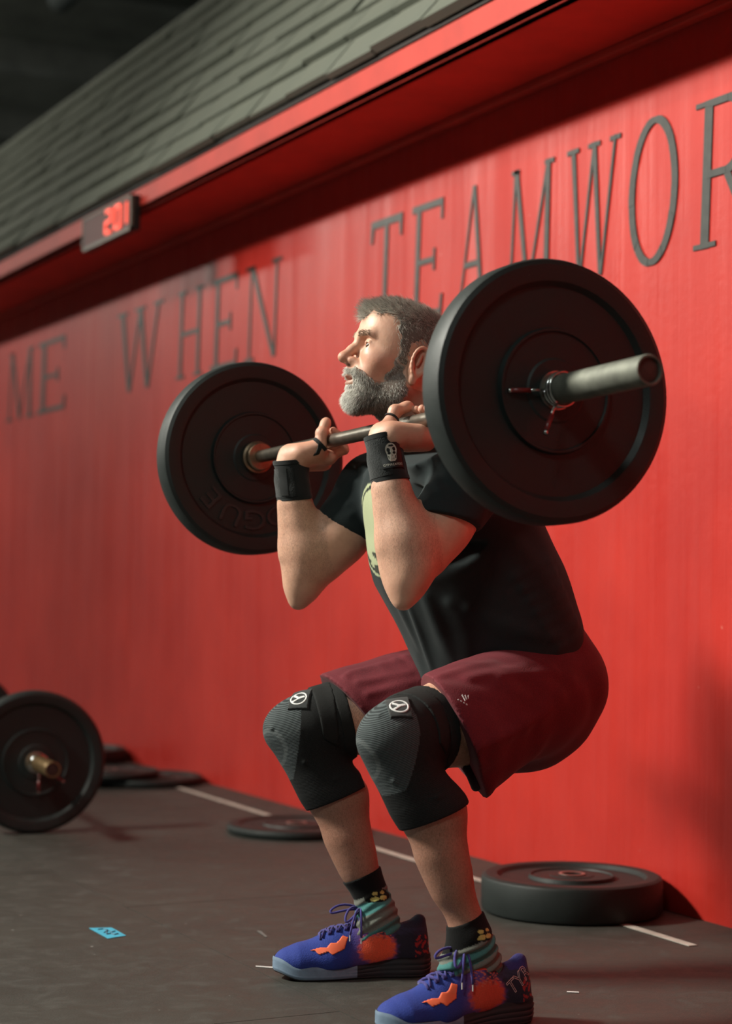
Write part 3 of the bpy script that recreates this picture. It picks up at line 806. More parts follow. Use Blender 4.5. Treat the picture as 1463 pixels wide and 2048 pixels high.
# hands: wrist bent right back, palm up under the bar, fingers curled round it, thumb in front
def hand_solid(s):
    H = Solid(); w = J['wr_'+s]; sg = 1.0 if s == 'n' else -1.0       # thumb side: +y for the near hand
    b = A3(bar_at(w[1]+0.0)); fd = unit(w-J['el_'+s])
    w0 = w+fd*.022                                                     # wrist crease
    t = np.array([0, sg, 0]); 
    dd = b-w0; dd[1] = 0; ang = math.atan2(dd[2], dd[0]); dist = np.linalg.norm(dd)
    off = math.asin(min(.95, .0285/dist)); q = ang-off
    d = np.array([math.cos(q), 0, math.sin(q)]); n = np.array([-math.sin(q), 0, math.cos(q)])
    pb = dist*math.cos(off)                                            # bar sits over this distance along the palm
    def pt(a, l, c): return w0+d*(a)+t*l+n*c
    M_ = np.stack([d, t, n], 1)
    H.cone(w, w0, .027, .0245, k=.02)
    H.cone(w, pt(.02, .012, .000), .024, .020, k=.02); H.cone(w, pt(.02, -.014, .000), .024, .018, k=.02)
    H.box(pt(.047, -.001, -.005), (.045, .040, .0155), .0145, k=.016, rot=M_)
    H.cone(pt(.01, .022, .000), pt(.045, .036, .008), .022, .019, k=.016)            # thumb base
    H.cone(pt(.008, -.022, .002), pt(.060, -.029, -.000), .021, .020, k=.016)         # heel below the little finger
    H.cone(pt(.078, .030, -.004), pt(.080, -.032, -.006), .0115, .010, k=.012)       # knuckle row
    H.cone(pt(.050, -.016, -.012), pt(.086, -.016, -.014), .020, .017, k=.016)
    rr = [.0098, .0102, .0098, .0086]; ll = [1.0, 1.07, 1.0, .82]
    for i, (r, l) in enumerate(zip(rr, ll)):
        la = .032-.0215*i; z = -.004
        a0 = max(pb+.002, .078)
        p = [(a0, z), (a0+.030*l, z+.016), (a0+.026*l, z+.042), (a0+.006*l, z+.056)]
        p = [pt(x, la+(.002 if j else 0)*(1.5-i), c) for j, (x, c) in enumerate(p)]
        H.path(p, [r*1.08, r*1.02, r*.95, r*.84], k=.008)
        for q_ in (1, 2): H.ell(p[q_], (r*1.1,)*3, k=.004)
    if s == 'f': th = [pt(.015, .030, .006), pt(.048, .047, .020), pt(.054, .045, .046), pt(.066, .042, .070)]
    else: th = [pt(.012, .030, .008), pt(.040, .048, .024), pt(.054, .050, .050), pt(.082, .046, .060)]
    H.path(th, [.0165, .0145, .0120, .0098], k=.012); H.ell(th[2], (.0128,)*3, k=.005); H.ell(lerp(th[2], th[3], .8), (.0112,)*3, k=.005)
    return H, dict(pt=pt, th=th, d=d, n=n, t=t, w0=w0, fd=fd, pb=pb)
HAND = {}; HINF = {}
for s in 'nf': HAND[s], HINF[s] = hand_solid(s)

# head ------------------------------------------------
HO = p3(833, 731, 3.41); HO = np.array([1.762, 3.405, HO[2]-.010])
yaw_h, pit_h, rol_h = R(11), R(12), R(0)
hf = np.array([-math.cos(yaw_h)*math.cos(pit_h), math.sin(yaw_h)*math.cos(pit_h), math.sin(pit_h)])
hl = unit(np.cross([0, 0, 1], hf)); hu = np.cross(hf, hl)
HM = np.stack([hf, hl, hu], 1)          # local (forward, left, up) -> world
def hw(f, l, u): return HO+hf*f+hl*l+hu*u
def head_solid():
    H = Solid(); rot = HM
    def E(c, r, k=.02, sub=False, tilt=None):
        rr = rot if tilt is None else rot @ np.array(tilt.to_3x3())
        H.ell(hw(*c), r, k=k, sub=sub, rot=rr)
    E((-.012, 0, .045), (.098, .076, .082)); E((.030, 0, .058), (.066, .066, .064), k=.03); E((.052, 0, .068), (.046, .052, .045), k=.03)
    E((.036, 0, .010), (.056, .062, .072), k=.03); E((.050, 0, -.030), (.042, .046, .055), k=.03)
    E((-.050, 0, -.005), (.05, .058, .05), k=.03)
    for s in (1, -1):
        H.cone(hw(.000, .055*s, -.035), hw(.012, .052*s, -.058), .015, .016, k=.03)
        H.cone(hw(.012, .052*s, -.054), hw(.072, .022*s, -.082), .016, .015, k=.03)
        E((.062, .044*s, -.006), (.024, .020, .018), k=.02)                   # cheekbone
        E((.070, .030*s, -.035), (.022, .018, .026), k=.02)                   # cheek
        H.cone(hw(.100, .012*s, .0425), hw(.088, .042*s, .046), .0085, .0075, k=.014)   # brow
        E((.101, .031*s, .024), (.020, .018, .0125), k=.012, sub=True)        # socket
        E((.082, .032*s, .0235), (.0150, .0160, .0135), k=.006)               # lids over the eyeball
        E((.072, .034*s, .006), (.022, .020, .016), k=.014)                   # under the eye
        H.cone(hw(.088, .020*s, .0305), hw(.089, .042*s, .0285), .0042, .0038, k=.004)  # upper lid fold
        E((.0985, .033*s, .0225), (.0140, .0140, .0058), k=.002, sub=True)    # eye opening
        E((.108, .0135*s, -.0115), (.0115, .0078, .0085), k=.007)             # nostril wing
        E((.1115, .0080*s, -.0200), (.0060, .0034, .0036), k=.003, sub=True)
        H.cone(hw(.100, .020*s, -.016), hw(.088, .034*s, -.044), .004, .004, k=.012)
    E((.079, 0, -.080), (.024, .028, .020), k=.02)                            # chin
    H.cone(hw(.098, 0, .034), hw(.112, 0, .012), .0085, .0090, k=.012); H.cone(hw(.112, 0, .012), hw(.124, 0, -.005), .0090, .0105, k=.006)
    E((.1245, 0, -.008), (.0120, .0115, .0098), k=.008)
    H.cone(hw(.110, 0, -.015), hw(.102, 0, -.032), .006, .008, k=.010)
    E((.088, 0, -.040), (.020, .030, .024), k=.016)                           # around the mouth
    E((.1045, 0, -.0400), (.0085, .022, .0050), k=.005); E((.1010, 0, -.0560), (.0090, .019, .0062), k=.006)
    E((.1080, 0, -.0475), (.016, .0200, .0030), k=.003, sub=True)
    # ears
    for s in (1, -1):
        tl = Matrix.Rotation(R(-14), 4, 'Y') @ Matrix.Rotation(R(-22*s), 4, 'Z')
        E((-.010, .078*s, .004), (.020, .0075, .033), k=.006, tilt=tl)
        E((-.010, .0855*s, .006), (.0125, .0060, .022), k=.004, sub=True, tilt=tl)
        pts = []
        for i in range(15):
            a = R(-60+ i*250/14); pts.append(hw(-.010-.0185*math.cos(a)*-1*(-1)*.95 if False else -.011+.0175*math.cos(a+R(0)), (.0845-.006*math.cos(a)*0)*s, .006+.031*math.sin(a)))
        for i in range(14): H.cone(pts[i], pts[i+1], .0032, .0032, k=.004)
        E((-.004, .080*s, -.030), (.008, .005, .010), k=.006)
        E((.004, .0815*s, -.002), (.005, .004, .008), k=.004)
        E((-.008, .084*s, .010), (.004, .003, .014), k=.004, tilt=tl)
    return H
HEAD = head_solid()
NECK = Solid()
nb = p3(895, 930, YC)
NECK.cone(hw(-.030, 0, -.03), nb, .060, .070, k=.03); NECK.cone(hw(.005, 0, -.06), nb+np.array([-.03, 0, -.01]), .045, .055, k=.03)
HEAD.include(NECK)
# trunk ------------------------------------------------
TR = Solid()
pel, wst, mid, cst, upc = p3(1040, 1392, YC-.01), p3(1000, 1290, YC), p3(955, 1180, YC), p3(918, 1070, YC), p3(893, 985, YC)
def dep(a, b):
    t = unit(b-a); v = np.cross(t, [0, 1, 0]); return unit(v)
TR.cone(pel, wst, .135, .140, k=.04, v=dep(pel, wst), sq=.84); TR.cone(wst, mid, .150, .158, k=.04, v=dep(wst, mid), sq=.82)
TR.cone(mid, cst, .158, .165, k=.04, v=dep(mid, cst), sq=.78); TR.cone(cst, upc, .165, .125, k=.04, v=dep(cst, upc), sq=.80)
for s in 'nf': TR.cone(upc, J['sh_'+s]+np.array([.015, 0, .0]), .085, .055, k=.05)
TR.cone(upc, nb+np.array([0.0, 0, .03]), .08, .065, k=.04)

SKIN = None
def skin_mat():
    m, nt, b = nodes('skin')
    c = coords(nt); at = nt.nodes.new('ShaderNodeAttribute'); at.attribute_name = 'tint'
    n1 = noise(nt, 26, 5, 0.65, c); n2 = noise(nt, 160, 3, 0.6, c); st = coords(nt, (60, 60, 18)); n3 = noise(nt, 7, 5, 0.75, st, 2.2)
    col = mix(nt, ramp(nt, n1, [(0.35, 0.0), (0.7, 0.35)]), at.outputs['Color'], (0.40, 0.15, 0.09))
    col = mix(nt, math_n(nt, 'MULTIPLY', ramp(nt, n3, [(0.44, 0.0), (0.66, 0.75)]), at.outputs['Alpha']), col, (0.12, 0.055, 0.035))
    nt.links.new(col, b.inputs['Base Color'])
    nt.links.new(ramp(nt, n1, [(0.3, 0.42), (0.7, 0.58)]), b.inputs['Roughness'])
    b.inputs['Subsurface Weight'].default_value = 0.12; b.inputs['Subsurface Radius'].default_value = (0.9, 0.35, 0.2); b.inputs['Subsurface Scale'].default_value = 0.010
    bump(nt, b, math_n(nt, 'ADD', n2, math_n(nt, 'MULTIPLY', n3, 0.4)), 0.22, 0.002)
    return m
SKIN = skin_mat()
BASE = np.array([0.74, 0.43, 0.30])

def skin_color(V):
    c = np.tile(np.array([*BASE, 0.0]), (len(V), 1))
    d = V-HO; f, l, u = d@hf, d@hl, d@hu
    head = (V[:, 2] > HO[2]-.15) & (np.abs(V[:, 1]-HO[1]) < .12) & (f > -.15) & (np.abs(f) < .2) & (np.abs(V[:, 0]-HO[0]) < .16)
    def blob(cf, cl, cu, r, col, amt):
        q = np.exp(-(((f-cf)**2+(np.abs(l)-cl)**2+(u-cu)**2)/r**2))*amt*head
        c[:, :3] = c[:, :3]*(1-q[:, None])+np.array(col)*q[:, None]
    blob(.120, 0, -.010, .022, (.52, .17, .11), .65); blob(.070, .045, -.010, .030, (.55, .20, .13), .5)
    blob(-.01, .085, .01, .03, (.55, .20, .13), .6); blob(.09, .03, .012, .012, (.42, .17, .12), .4); blob(.1115, .008, -.0205, .006, (.10, .03, .025), .9)
    blob(.104, 0, -.047, .012, (.40, .12, .10), .8); blob(.098, 0, -.058, .010, (.45, .15, .12), .5)
    q = (u < -.045)*head*(1-sstep(np.abs(f-.05), .08, .12))
    c[:, :3] = c[:, :3]*(1-.5*q[:, None])+np.array([.20, .13, .10])*.5*q[:, None]
    # body hair on shins, thighs and forearms; shade on shins painted into tint
    z = V[:, 2]
    c[:, 3] = np.where(z < .62, 1.0, 0.0); q = (1-sstep(z, .40, .55))[:, None]; c[:, :3] = c[:, :3]*(1-.7*q)+np.array([.27, .12, .08])*.7*q
    for s in 'nf':
        e, w = J['el_'+s], J['wr_'+s]; ax = w-e; t = (V-e)@ax/(ax@ax); dist = np.linalg.norm(V-e-np.outer(np.clip(t, 0, 1), ax), axis=1)
        m = (dist < .075) & (z > .62)
        c[:, 3] = np.where(m, np.maximum(c[:, 3], .75*sstep(t, -.1, .15)*(1-sstep(t, .85, 1.0))), c[:, 3])
        g = HINF[s]; dd = np.linalg.norm(V-g['pt'](.06, 0, .02), axis=1); q = (1-sstep(dd, .05, .10))*.45
        c[:, :3] = c[:, :3]*(1-q[:, None])+np.array([.56, .22, .15])*q[:, None]
    return c
BODY = Solid()
BODY.include(TR)
for s in 'nf': BODY.include(ARM[s]).include(LEG[s])
for a_ in (TR,): pass
parts = []
V, F = mesh_solid(BODY, 0.0042); parts.append((relax(V, F, 2, .5), F))
for s in 'nf':
    hs = Solid(); hs.include(HAND[s]); V, F = mesh_solid(hs, 0.0019); parts.append((relax(V, F, 1, .4), F))
V, F = mesh_solid(HEAD, 0.0017); V = relax(V, F, 1, .4); parts.append((V, F)); HEADV, HEADF = V, F
V, F = join_vf(parts)
body = mesh_obj('body', V, F, SKIN, PERSON, smooth=True)
color_attr(body, skin_color(V))
print('body verts', len(V))

# eyes
EYE = simple('eyeball', (0.62, 0.55, 0.50), 0.15); IRIS = simple('iris', (0.06, 0.035, 0.02), 0.2)
for s in (1, -1):
    c = hw(.0805, .032*s, .0232); look = unit(hf*1+hl*(.22 if s > 0 else -.1)+hu*0.02)
    q = Vector(look).to_track_quat('Z', 'Y').to_matrix().to_4x4(); mm = Matrix.Translation(c) @ q
    prof = [(0.0128*math.sin(a), 0.0128*math.cos(a)) for a in np.linspace(R(25), math.pi-.001, 16)]
    e = MB().lathe([(max(r, 1e-5), z) for r, z in prof], 28, mat=mm).build('eye', EYE, PERSON, smooth=True)
    MB().lathe([(.0066, .01105), (.0054, .0118), (.0038, .0125), (.0018, .0129), (.00001, .0129)], 24, mat=mm).build('iris', IRIS, e, smooth=True)

# ------------------------------------------------------------ hair: a cap of short hair and many single strands
def in_poly(px, py, poly):
    inside = np.zeros(px.shape, bool); n = len(poly)
    for i in range(n):
        x0, y0 = poly[i]; x1, y1 = poly[(i+1) % n]
        c = ((y0 > py) != (y1 > py)) & (px < (x1-x0)*(py-y0)/((y1-y0) if y1 != y0 else 1e-9)+x0)
        inside ^= c
    return inside
HAIR_POLY = [(.150, .082), (.112, .078), (.094, .090), (.074, .098), (.058, .093), (.050, .082), (.046, .060), (.040, .045), (.036, .020), (.032, -.005), (.012, -.012), (.008, .012), (.004, .036), (-.012, .046), (-.030, .036), (-.036, .0), (-.040, -.05), (-.12, -.06), (-.16, .1), (-.02, .19), (.12, .15)]
BEARD_POLY = [(.034, .000), (.012, -.004), (.008, -.03), (-.002, -.055), (.004, -.085), (.03, -.125), (.09, -.16), (.14, -.13), (.13, -.075), (.125, -.026), (.108, -.0245), (.096, -.026), (.082, -.036), (.066, -.044), (.054, -.040), (.042, -.024)]
def tri_sample(V, F, mask_v, n, rng):
    T = np.concatenate([F[:, [0, 1, 2]], F[:, [0, 2, 3]]]); T = T[mask_v[T].all(1)]
    a, b, c = V[T[:, 0]], V[T[:, 1]], V[T[:, 2]]; nn = np.cross(b-a, c-a); ar = np.linalg.norm(nn, axis=1)
    i = rng.choice(len(T), n, p=ar/ar.sum()); r1, r2 = np.sqrt(rng.random(n)), rng.random(n)
    p = a[i]*(1-r1)[:, None]+b[i]*(r1*(1-r2))[:, None]+c[i]*(r1*r2)[:, None]
    return p, nn[i]/ar[i][:, None]
def strands(P0, D0, D1, L, rad, cols, segs=3):
    """curved triangular strands from P0 turning from direction D0 to D1"""
    n = len(P0); ref = np.tile([.3, .5, .8], (n, 1)); sx = np.cross(D0, ref); sx /= np.linalg.norm(sx, axis=1)[:, None]; sy = np.cross(D0, sx)
    V = []; p = P0.copy()
    for i in range(segs+1):
        t = i/segs; d = D0*(1-t)+D1*t; d /= np.linalg.norm(d, axis=1)[:, None]
        if i: p = p+d*(L/segs)[:, None]
        r = rad*(1-t*.85)
        for a in (0, 2.094, 4.189): V.append(p+(sx*math.cos(a)+sy*math.sin(a))*r[:, None])
    V = np.stack(V, 1); m = V.shape[1]; base = (np.arange(n)*m)[:, None]
    F = []
    for i in range(segs):
        for j in range(3):
            k = (j+1) % 3; F.append(base+np.array([[i*3+j, i*3+k, (i+1)*3+k, (i+1)*3+j]]))
    F = np.stack(F, 1).reshape(-1, 4)
    return V.reshape(-1, 3), F, np.repeat(cols, m, axis=0)
def hair_mat(name, rough=0.5):
    m, nt, b = nodes(name); at = nt.nodes.new('ShaderNodeAttribute'); at.attribute_name = 'tint'
    nt.links.new(at.outputs['Color'], b.inputs['Base Color']); b.inputs['Roughness'].default_value = rough; b.inputs['Specular IOR Level'].default_value = 0.35
    return m
HAIRM = hair_mat('hair')
rng = np.random.default_rng(7)
d_ = HEADV-HO; hf_, hl_, hu_ = d_@hf, d_@hl, d_@hu
def loc(p): d = p-HO; return d@hf, d@hl, d@hu
def greys(n, white, dark, frac):
    w = np.array(white); k = np.array(dark); t = np.clip(rng.normal(frac, .33, n), 0, 1)[:, None]; return k*(1-t)+w*t
wob = .004*np.sin(hl_*160)+.003*np.sin(hu_*210+hf_*90)
EARX = lambda f, l, u: ~((np.abs(l) > .0745) & (f > -.036) & (f < .014) & (u > -.045) & (u < .043))
ms = in_poly(hf_+wob, hu_+wob, HAIR_POLY) & EARX(hf_, hl_, hu_)
mb_ = in_poly(hf_+wob, hu_+wob*.6, BEARD_POLY) & ~((np.abs(hl_) < .021) & (hf_ > .090) & (hu_ < -.0385) & (hu_ > -.0590)) & (hu_ > -.135)
# scalp
n = 30000; p, nr = tri_sample(HEADV, HEADF, ms, n, rng); f, l, u = loc(p)
top = sstep(u, .055, .115); fwd = hf[None]*1.0
flow = (hf*.9+hu*.1)[None]*top[:, None]+((-hf*.55-hu*.75)[None])*(1-top)[:, None] + rng.normal(0, .22, (n, 3))
front = sstep(f, .070, .100)*top
flow = flow*(1-front[:, None])+front[:, None]*((hf*.55+hu*.35-hl*.2)[None]+rng.normal(0, .2, (n, 3)))
flow /= np.linalg.norm(flow, axis=1)[:, None]
D0 = nr*(.35+.55*top)[:, None]+flow*.7; D0 /= np.linalg.norm(D0, axis=1)[:, None]
D1 = flow*1.0+nr*(.05+.10*top)[:, None]+(-hu*.35*front[:, None] if False else 0); D1 /= np.linalg.norm(D1, axis=1)[:, None]
L = (.0085+.013*top+.013*front)*rng.uniform(.6, 1.25, n)
frac = .56+.42*(1-sstep(np.abs(f-.045), .01, .05))*(1-top)+.32*front
cl = np.stack([greys(1, (.74, .71, .63), (.105, .083, .062), x)[0] for x in frac])
V1, F1, C1 = strands(p-nr*.001, D0, D1, L, np.full(n, .00042), cl)
# cap under the strands
cap_lo, cap_hi = HO-.2, HO+.2
def cap(mask_poly, off, extra=None):
    def post(D, X, Y, Z):
        x, y, z = X-HO[0], Y-HO[1], Z-HO[2]
        ff = x*hf[0]+y*hf[1]+z*hf[2]; uu = x*hu[0]+y*hu[1]+z*hu[2]; l_ = x*hl[0]+y*hl[1]+z*hl[2]
        wb = .004*np.sin(l_*160)+.003*np.sin(uu*210+ff*90)
        ins = in_poly(ff+wb, uu+wb, mask_poly) & in_poly(ff+wb+.006, uu+wb, mask_poly) & in_poly(ff+wb, uu+wb+.005, mask_poly) & in_poly(ff+wb, uu+wb-.006, mask_poly)
        if extra is not None: ins &= extra(ff, l_, uu)
        return np.where(ins, D, np.maximum(D, .002))
    V, F = mesh_solid(HEAD, 0.0022, offset=off, post=post); return V, F
Vc, Fc = cap(HAIR_POLY, .0012, EARX); Vc = relax(Vc, Fc, 3, .6)
Cc = np.tile([.14, .12, .10], (len(Vc), 1))
V, F = join_vf([(Vc, Fc), (V1, F1)])
hair = mesh_obj('hair', V, F, HAIRM, PERSON, smooth=True); color_attr(hair, np.concatenate([Cc, C1])); tag(hair, 'short greying hair swept forward')
# beard
n = 22000; p, nr = tri_sample(HEADV, HEADF, mb_, n, rng); f, l, u = loc(p)
chin = sstep(f, .03, .085)*sstep(-u, .05, .085); must = sstep(f, .085, .10)*sstep(u, -.043, -.037)
side = np.clip(1-chin-must, 0, 1)
flow = (-hu*.55-hf*.35)[None]*side[:, None]+(hf*.35-hu*.8)[None]*chin[:, None]+(hf*.25-hu*.55)[None]*must[:, None]+np.sign(l)[:, None]*hl[None]*(.35*must)[:, None]+rng.normal(0, .2, (n, 3))
flow /= np.linalg.norm(flow, axis=1)[:, None]
D0 = nr*.75+flow*.6; D0 /= np.linalg.norm(D0, axis=1)[:, None]; D1 = flow+nr*.12; D1 /= np.linalg.norm(D1, axis=1)[:, None]
L = (.0085+.008*chin+.002*must)*rng.uniform(.65, 1.15, n)
frac = .45+.42*sstep(f, .065, .10)+.1*side-.25*(sstep(f, .04, .065)*(1-sstep(f, .075, .095)))
cl = np.stack([greys(1, (.80, .77, .70), (.085, .064, .046), x)[0] for x in frac])
V1, F1, C1 = strands(p-nr*.001, D0, D1, L, np.full(n, .00042), cl)
lips = lambda f, l, u: ~((np.abs(l) < .021) & (f > .088) & (u < -.0385) & (u > -.0590)) & (u > -.14)
Vc, Fc = cap(BEARD_POLY, .0008, lips); Vc = relax(Vc, Fc, 3, .6); fc, lc, uc = loc(Vc)
Cc = np.array([.16, .12, .095])[None]*(1-.0*fc[:, None])+np.array([.12, .13, .12])[None]*sstep(fc, .07, .10)[:, None]
V, F = join_vf([(Vc, Fc), (V1, F1)])
beard = mesh_obj('beard', V, F, HAIRM, PERSON, smooth=True); color_attr(beard, np.concatenate([Cc, C1])); tag(beard, 'full trimmed beard, white at the chin')
# eyebrows
for s in (1, -1):
    me_ = (hf_ > .075) & (hu_ > .040) & (hu_ < .053) & (hl_*s > .010) & (hl_*s < .048)
    n = 420; p, nr = tri_sample(HEADV, HEADF, me_, n, rng)
    flow = hl[None]*s*.9-hu[None]*.05+hf[None]*.1+rng.normal(0, .18, (n, 3)); flow /= np.linalg.norm(flow, axis=1)[:, None]
    D0 = nr*.5+flow*.7; D0 /= np.linalg.norm(D0, axis=1)[:, None]
    V1, F1, C1 = strands(p-nr*.0008, D0, flow, rng.uniform(.004, .008, n), np.full(n, .00035), greys(n, (.45, .37, .27), (.14, .09, .06), .6))
    o = mesh_obj('eyebrow', V1, F1, HAIRM, PERSON, smooth=True); color_attr(o, C1)

# ------------------------------------------------------------ clothing
def cloth_mat(name, col, rough=0.85, weave=900, var=0.25, attr=False, sheen=0.25, bmp=0.35):
    m, nt, b = nodes(name); c = coords(nt)
    n1 = noise(nt, 12, 4, 0.6, c); n2 = noise(nt, weave, 2, 0.5, c)
    if attr:
        at = nt.nodes.new('ShaderNodeAttribute'); at.attribute_name = 'tint'; base = at.outputs['Color']
        cc = mix(nt, ramp(nt, n2, [(0.35, 0.0), (0.7, 0.35)]), base, mix(nt, 1.0, base, (0.55, 0.55, 0.55), 'MULTIPLY'))
    else:
        cc = ramp(nt, n1, [(0.3, tuple(x*(1-var) for x in col)), (0.7, tuple(x*(1+var) for x in col))])
        cc = mix(nt, ramp(nt, n2, [(0.4, 0.0), (0.7, 0.5)]), cc, tuple(min(1, x*1.7) for x in col))
    nt.links.new(cc, b.inputs['Base Color']); b.inputs['Roughness'].default_value = rough; b.inputs['Sheen Weight'].default_value = sheen; b.inputs['Sheen Roughness'].default_value = 0.5
    b.inputs['Specular IOR Level'].default_value = 0.25
    bump(nt, b, math_n(nt, 'ADD', n2, math_n(nt, 'MULTIPLY', n1, 0.6)), bmp, 0.0015)
    return m
def ridges(lst):
    """folds: (a, b, width, height) raised along segments"""
    def f(X, Y, Z):
        out = 0.0
        for a, b, w, h in lst:
            a = np.array(a); b = np.array(b); d = b-a; x, y, z = X-a[0], Y-a[1], Z-a[2]
            t = np.clip((x*d[0]+y*d[1]+z*d[2])/(d@d), 0, 1)
            q = (x-d[0]*t)**2+(y-d[1]*t)**2+(z-d[2]*t)**2
            out = out+1.5*h*np.exp(-q/(w*w))*(1-.5*t)
        return out
    return f
def cast(solid, p, d, off=0.0, tmax=.35):
    """first point where a ray meets a solid"""
    p = np.array(p, float); d = unit(d); t = np.linspace(0, tmax, 900); q = p[None]+d[None]*t[:, None]
    D = np.full(len(t), 1.0)
    for sub, k, bl, bh, f in solid.p:
        v = f(q[:, 0], q[:, 1], q[:, 2]); D = -smin(-D, v, k) if sub else smin(D, v, k)
    i = np.argmax(D < off); return q[i]
def ray(u, v): 
    d = A3(FWD + RGT*((u-W_PX/2)/F_PX) + UPV*((H_PX/2-v)/F_PX)); return A3(CAM), unit(d)
def hit(solid, u, v, y0, off=0.0):
    q = p3(u, v, y0); c, d = ray(u, v); return cast(solid, q-d*.12, d, off)
def normal_at(solid, p):
    e = .004; g = []
    for i in range(3):
        r = []
        for s_ in (1, -1):
            q = np.array(p, float); q[i] += e*s_; D = np.array([1.0])
            for sub, k, bl, bh, f in solid.p:
                v = f(q[0:1], q[1:2], q[2:3]); D = -smin(-D, v, k) if sub else smin(D, v, k)
            r.append(D[0])
        g.append(r[0]-r[1])
    return unit(g)
rngc = np.random.default_rng(3)
# t-shirt -------------------------------------------------
SH = Solid()
c0, c1, c2_, c3, c4 = p3(1008, 1330, YC), p3(996, 1275, YC), p3(960, 1190, YC), p3(912, 1095, YC), p3(872, 1005, YC)
SH.cone(c0, c1, .176, .178, k=.03, v=dep(c0, c1), sq=.93); SH.cone(c1, c2_, .178, .186, k=.03, v=dep(c1, c2_), sq=.92)
SH.cone(c2_, c3, .186, .196, k=.03, v=dep(c2_, c3), sq=.90); SH.cone(c3, c4, .196, .160, k=.03, v=dep(c3, c4), sq=.86)
# loose front of the shirt hanging over the lap
f0, f1 = p3(905, 1200, YC-.02), p3(930, 1345, YC-.02)
SH.cone(f0, f1, .120, .095, k=.04, v=dep(f0, f1), sq=.8); SH.cone(p3(900, 1290, YC), p3(893, 1350, YC-.01), .055, .030, k=.04)
for s in 'nf':
    sg = -1.0 if s == 'n' else 1.0
    h, e = J['sh_'+s], J['el_'+s]
    SH.cone(c4, h+np.array([.012, 0, .006]), .105, .070, k=.05)
    SH.ell(h+np.array([.0, .010*sg, .012]), (.074, .066, .070), k=.03)
    SH.cone(h+np.array([.0, .010*sg, .004]), lerp(h, e, .52 if s == 'n' else .50)+np.array([0, .006*sg, .004]), .070, .067, k=.025)
SH.cone(p3(848, 918, 3.27), p3(905, 905, 3.30), .040, .058, k=.04)
SH.cone(c4, nb+np.array([0, 0, .012]), .10, .075, k=.05)
cuts = []
def sleeve_cut(s, t, tilt):
    h, e = J['sh_'+s], J['el_'+s]; u = unit(e-h); n = unit(u+np.array(tilt)); p = lerp(h, e, t); sg = -1.0 if s == 'n' else 1.0
    def f(X, Y, Z):
        d = (X-p[0])*n[0]+(Y-p[1])*n[1]+(Z-p[2])*n[2]
        # only near this arm
        ax = e-h; tt = np.clip(((X-h[0])*ax[0]+(Y-h[1])*ax[1]+(Z-h[2])*ax[2])/(ax@ax), 0, 1.3)
        q = np.sqrt((X-h[0]-ax[0]*tt)**2+(Y-h[1]-ax[1]*tt)**2+(Z-h[2]-ax[2]*tt)**2)
        body_ = (Y-(YC+sg*.155))*sg        # outside the trunk
        return np.minimum(d, np.where((q < .12) & (body_ > -.0) , 1.0, -1.0)) if False else np.where((q < .115) & (body_ > 0), d, -.05)
    return f
# hem plane
hp1, hp2 = p3(862, 1362, YC), p3(1195, 1296, YC); hv = unit(hp2-hp1); hn = unit(np.cross(hv, [0, 1, 0])); hn = hn if hn[2] < 0 else -hn
W = []
def P3(u, v, y): return p3(u, v, y)
# folds: hanging front, armpit fans, lower back creases
W += [(hit(SH, 812, 1195, 3.28), hit(SH, 862, 1335, 3.30), .0060, .0075), (hit(SH, 795, 1205, 3.32), hit(SH, 838, 1300, 3.34), .009, .004), (hit(SH, 850, 1195, 3.24), hit(SH, 905, 1325, 3.25), .013, .004)]
for (a, b) in (((905, 960), (870, 910)), ((880, 985), (842, 905)), ((862, 992), (826, 925)), ((925, 985), (905, 905)), ((850, 965), (822, 960))):
    W.append((hit(SH, a[0], a[1], 3.15), hit(SH, b[0], b[1], 3.17), .008, .0048))
for (a, b) in (((735, 955), (690, 1010)), ((748, 975), (700, 1030)), ((728, 930), (690, 985)), ((742, 940), (708, 962))):
    W.append((hit(SH, a[0], a[1], 3.55), hit(SH, b[0], b[1], 3.55), .008, .0045))
for i in range(7):
    v0 = 1120+i*24; W.append((hit(SH, 1030+i*14, v0+34, 3.25), hit(SH, 1098+i*11, v0+2, 3.28), .010, .0040))
for i in range(5):
    W.append((hit(SH, 900+i*38, 1205+i*14, 3.22), hit(SH, 1010+i*28, 1270+i*2, 3.22), .011, .0034))
rd = ridges(W)
def tdisp(X, Y, Z): return rd(X, Y, Z)+.0016*np.sin(38*X+22*Z+9*np.sin(14*Y))*np.sin(26*Y+31*Z)
V, F = mesh_solid(SH, 0.0042, cuts=[(hp1, hn), sleeve_cut('n', .475, [.30, 0, -.55]), sleeve_cut('f', .42, [.1, 0, -.15]), ((*(nb+np.array([0, 0, .085])),), unit(hw(0, 0, 0)-nb))], disp=tdisp)
V = relax(V, F, 5, .5)
TSH = cloth_mat('tshirt_fabric', (0.0125, 0.0175, 0.0185), 0.9, attr=True, sheen=0.06)
# pale yellow round print on the chest
cols = np.tile([.0190, .0275, .0290], (len(V), 1))
pc = P3(752, 1058, 3.40)
dy, dz = V[:, 1]-3.405, V[:, 2]-pc[2]
front = V[:, 0] < c3[0]-.02
r_ = np.sqrt((dy/.115)**2+(dz/.098)**2)
cols[(r_ < 1) & front] = (.44, .48, .29); cols[(r_ > .86) & (r_ < .93) & front] = (.02, .025, .02)
blot = (np.sin(dy*95+3*np.sin(dz*60))*np.sin(dz*120+2) > .25) & (dz < -.045) & (r_ < .9) & front
cols[blot] = (.04, .045, .03)
ts = mesh_obj('t_shirt', V, F, TSH, PERSON, smooth=True); color_attr(ts, cols); tag(ts, 'black short-sleeved t-shirt with a pale yellow round chest print')

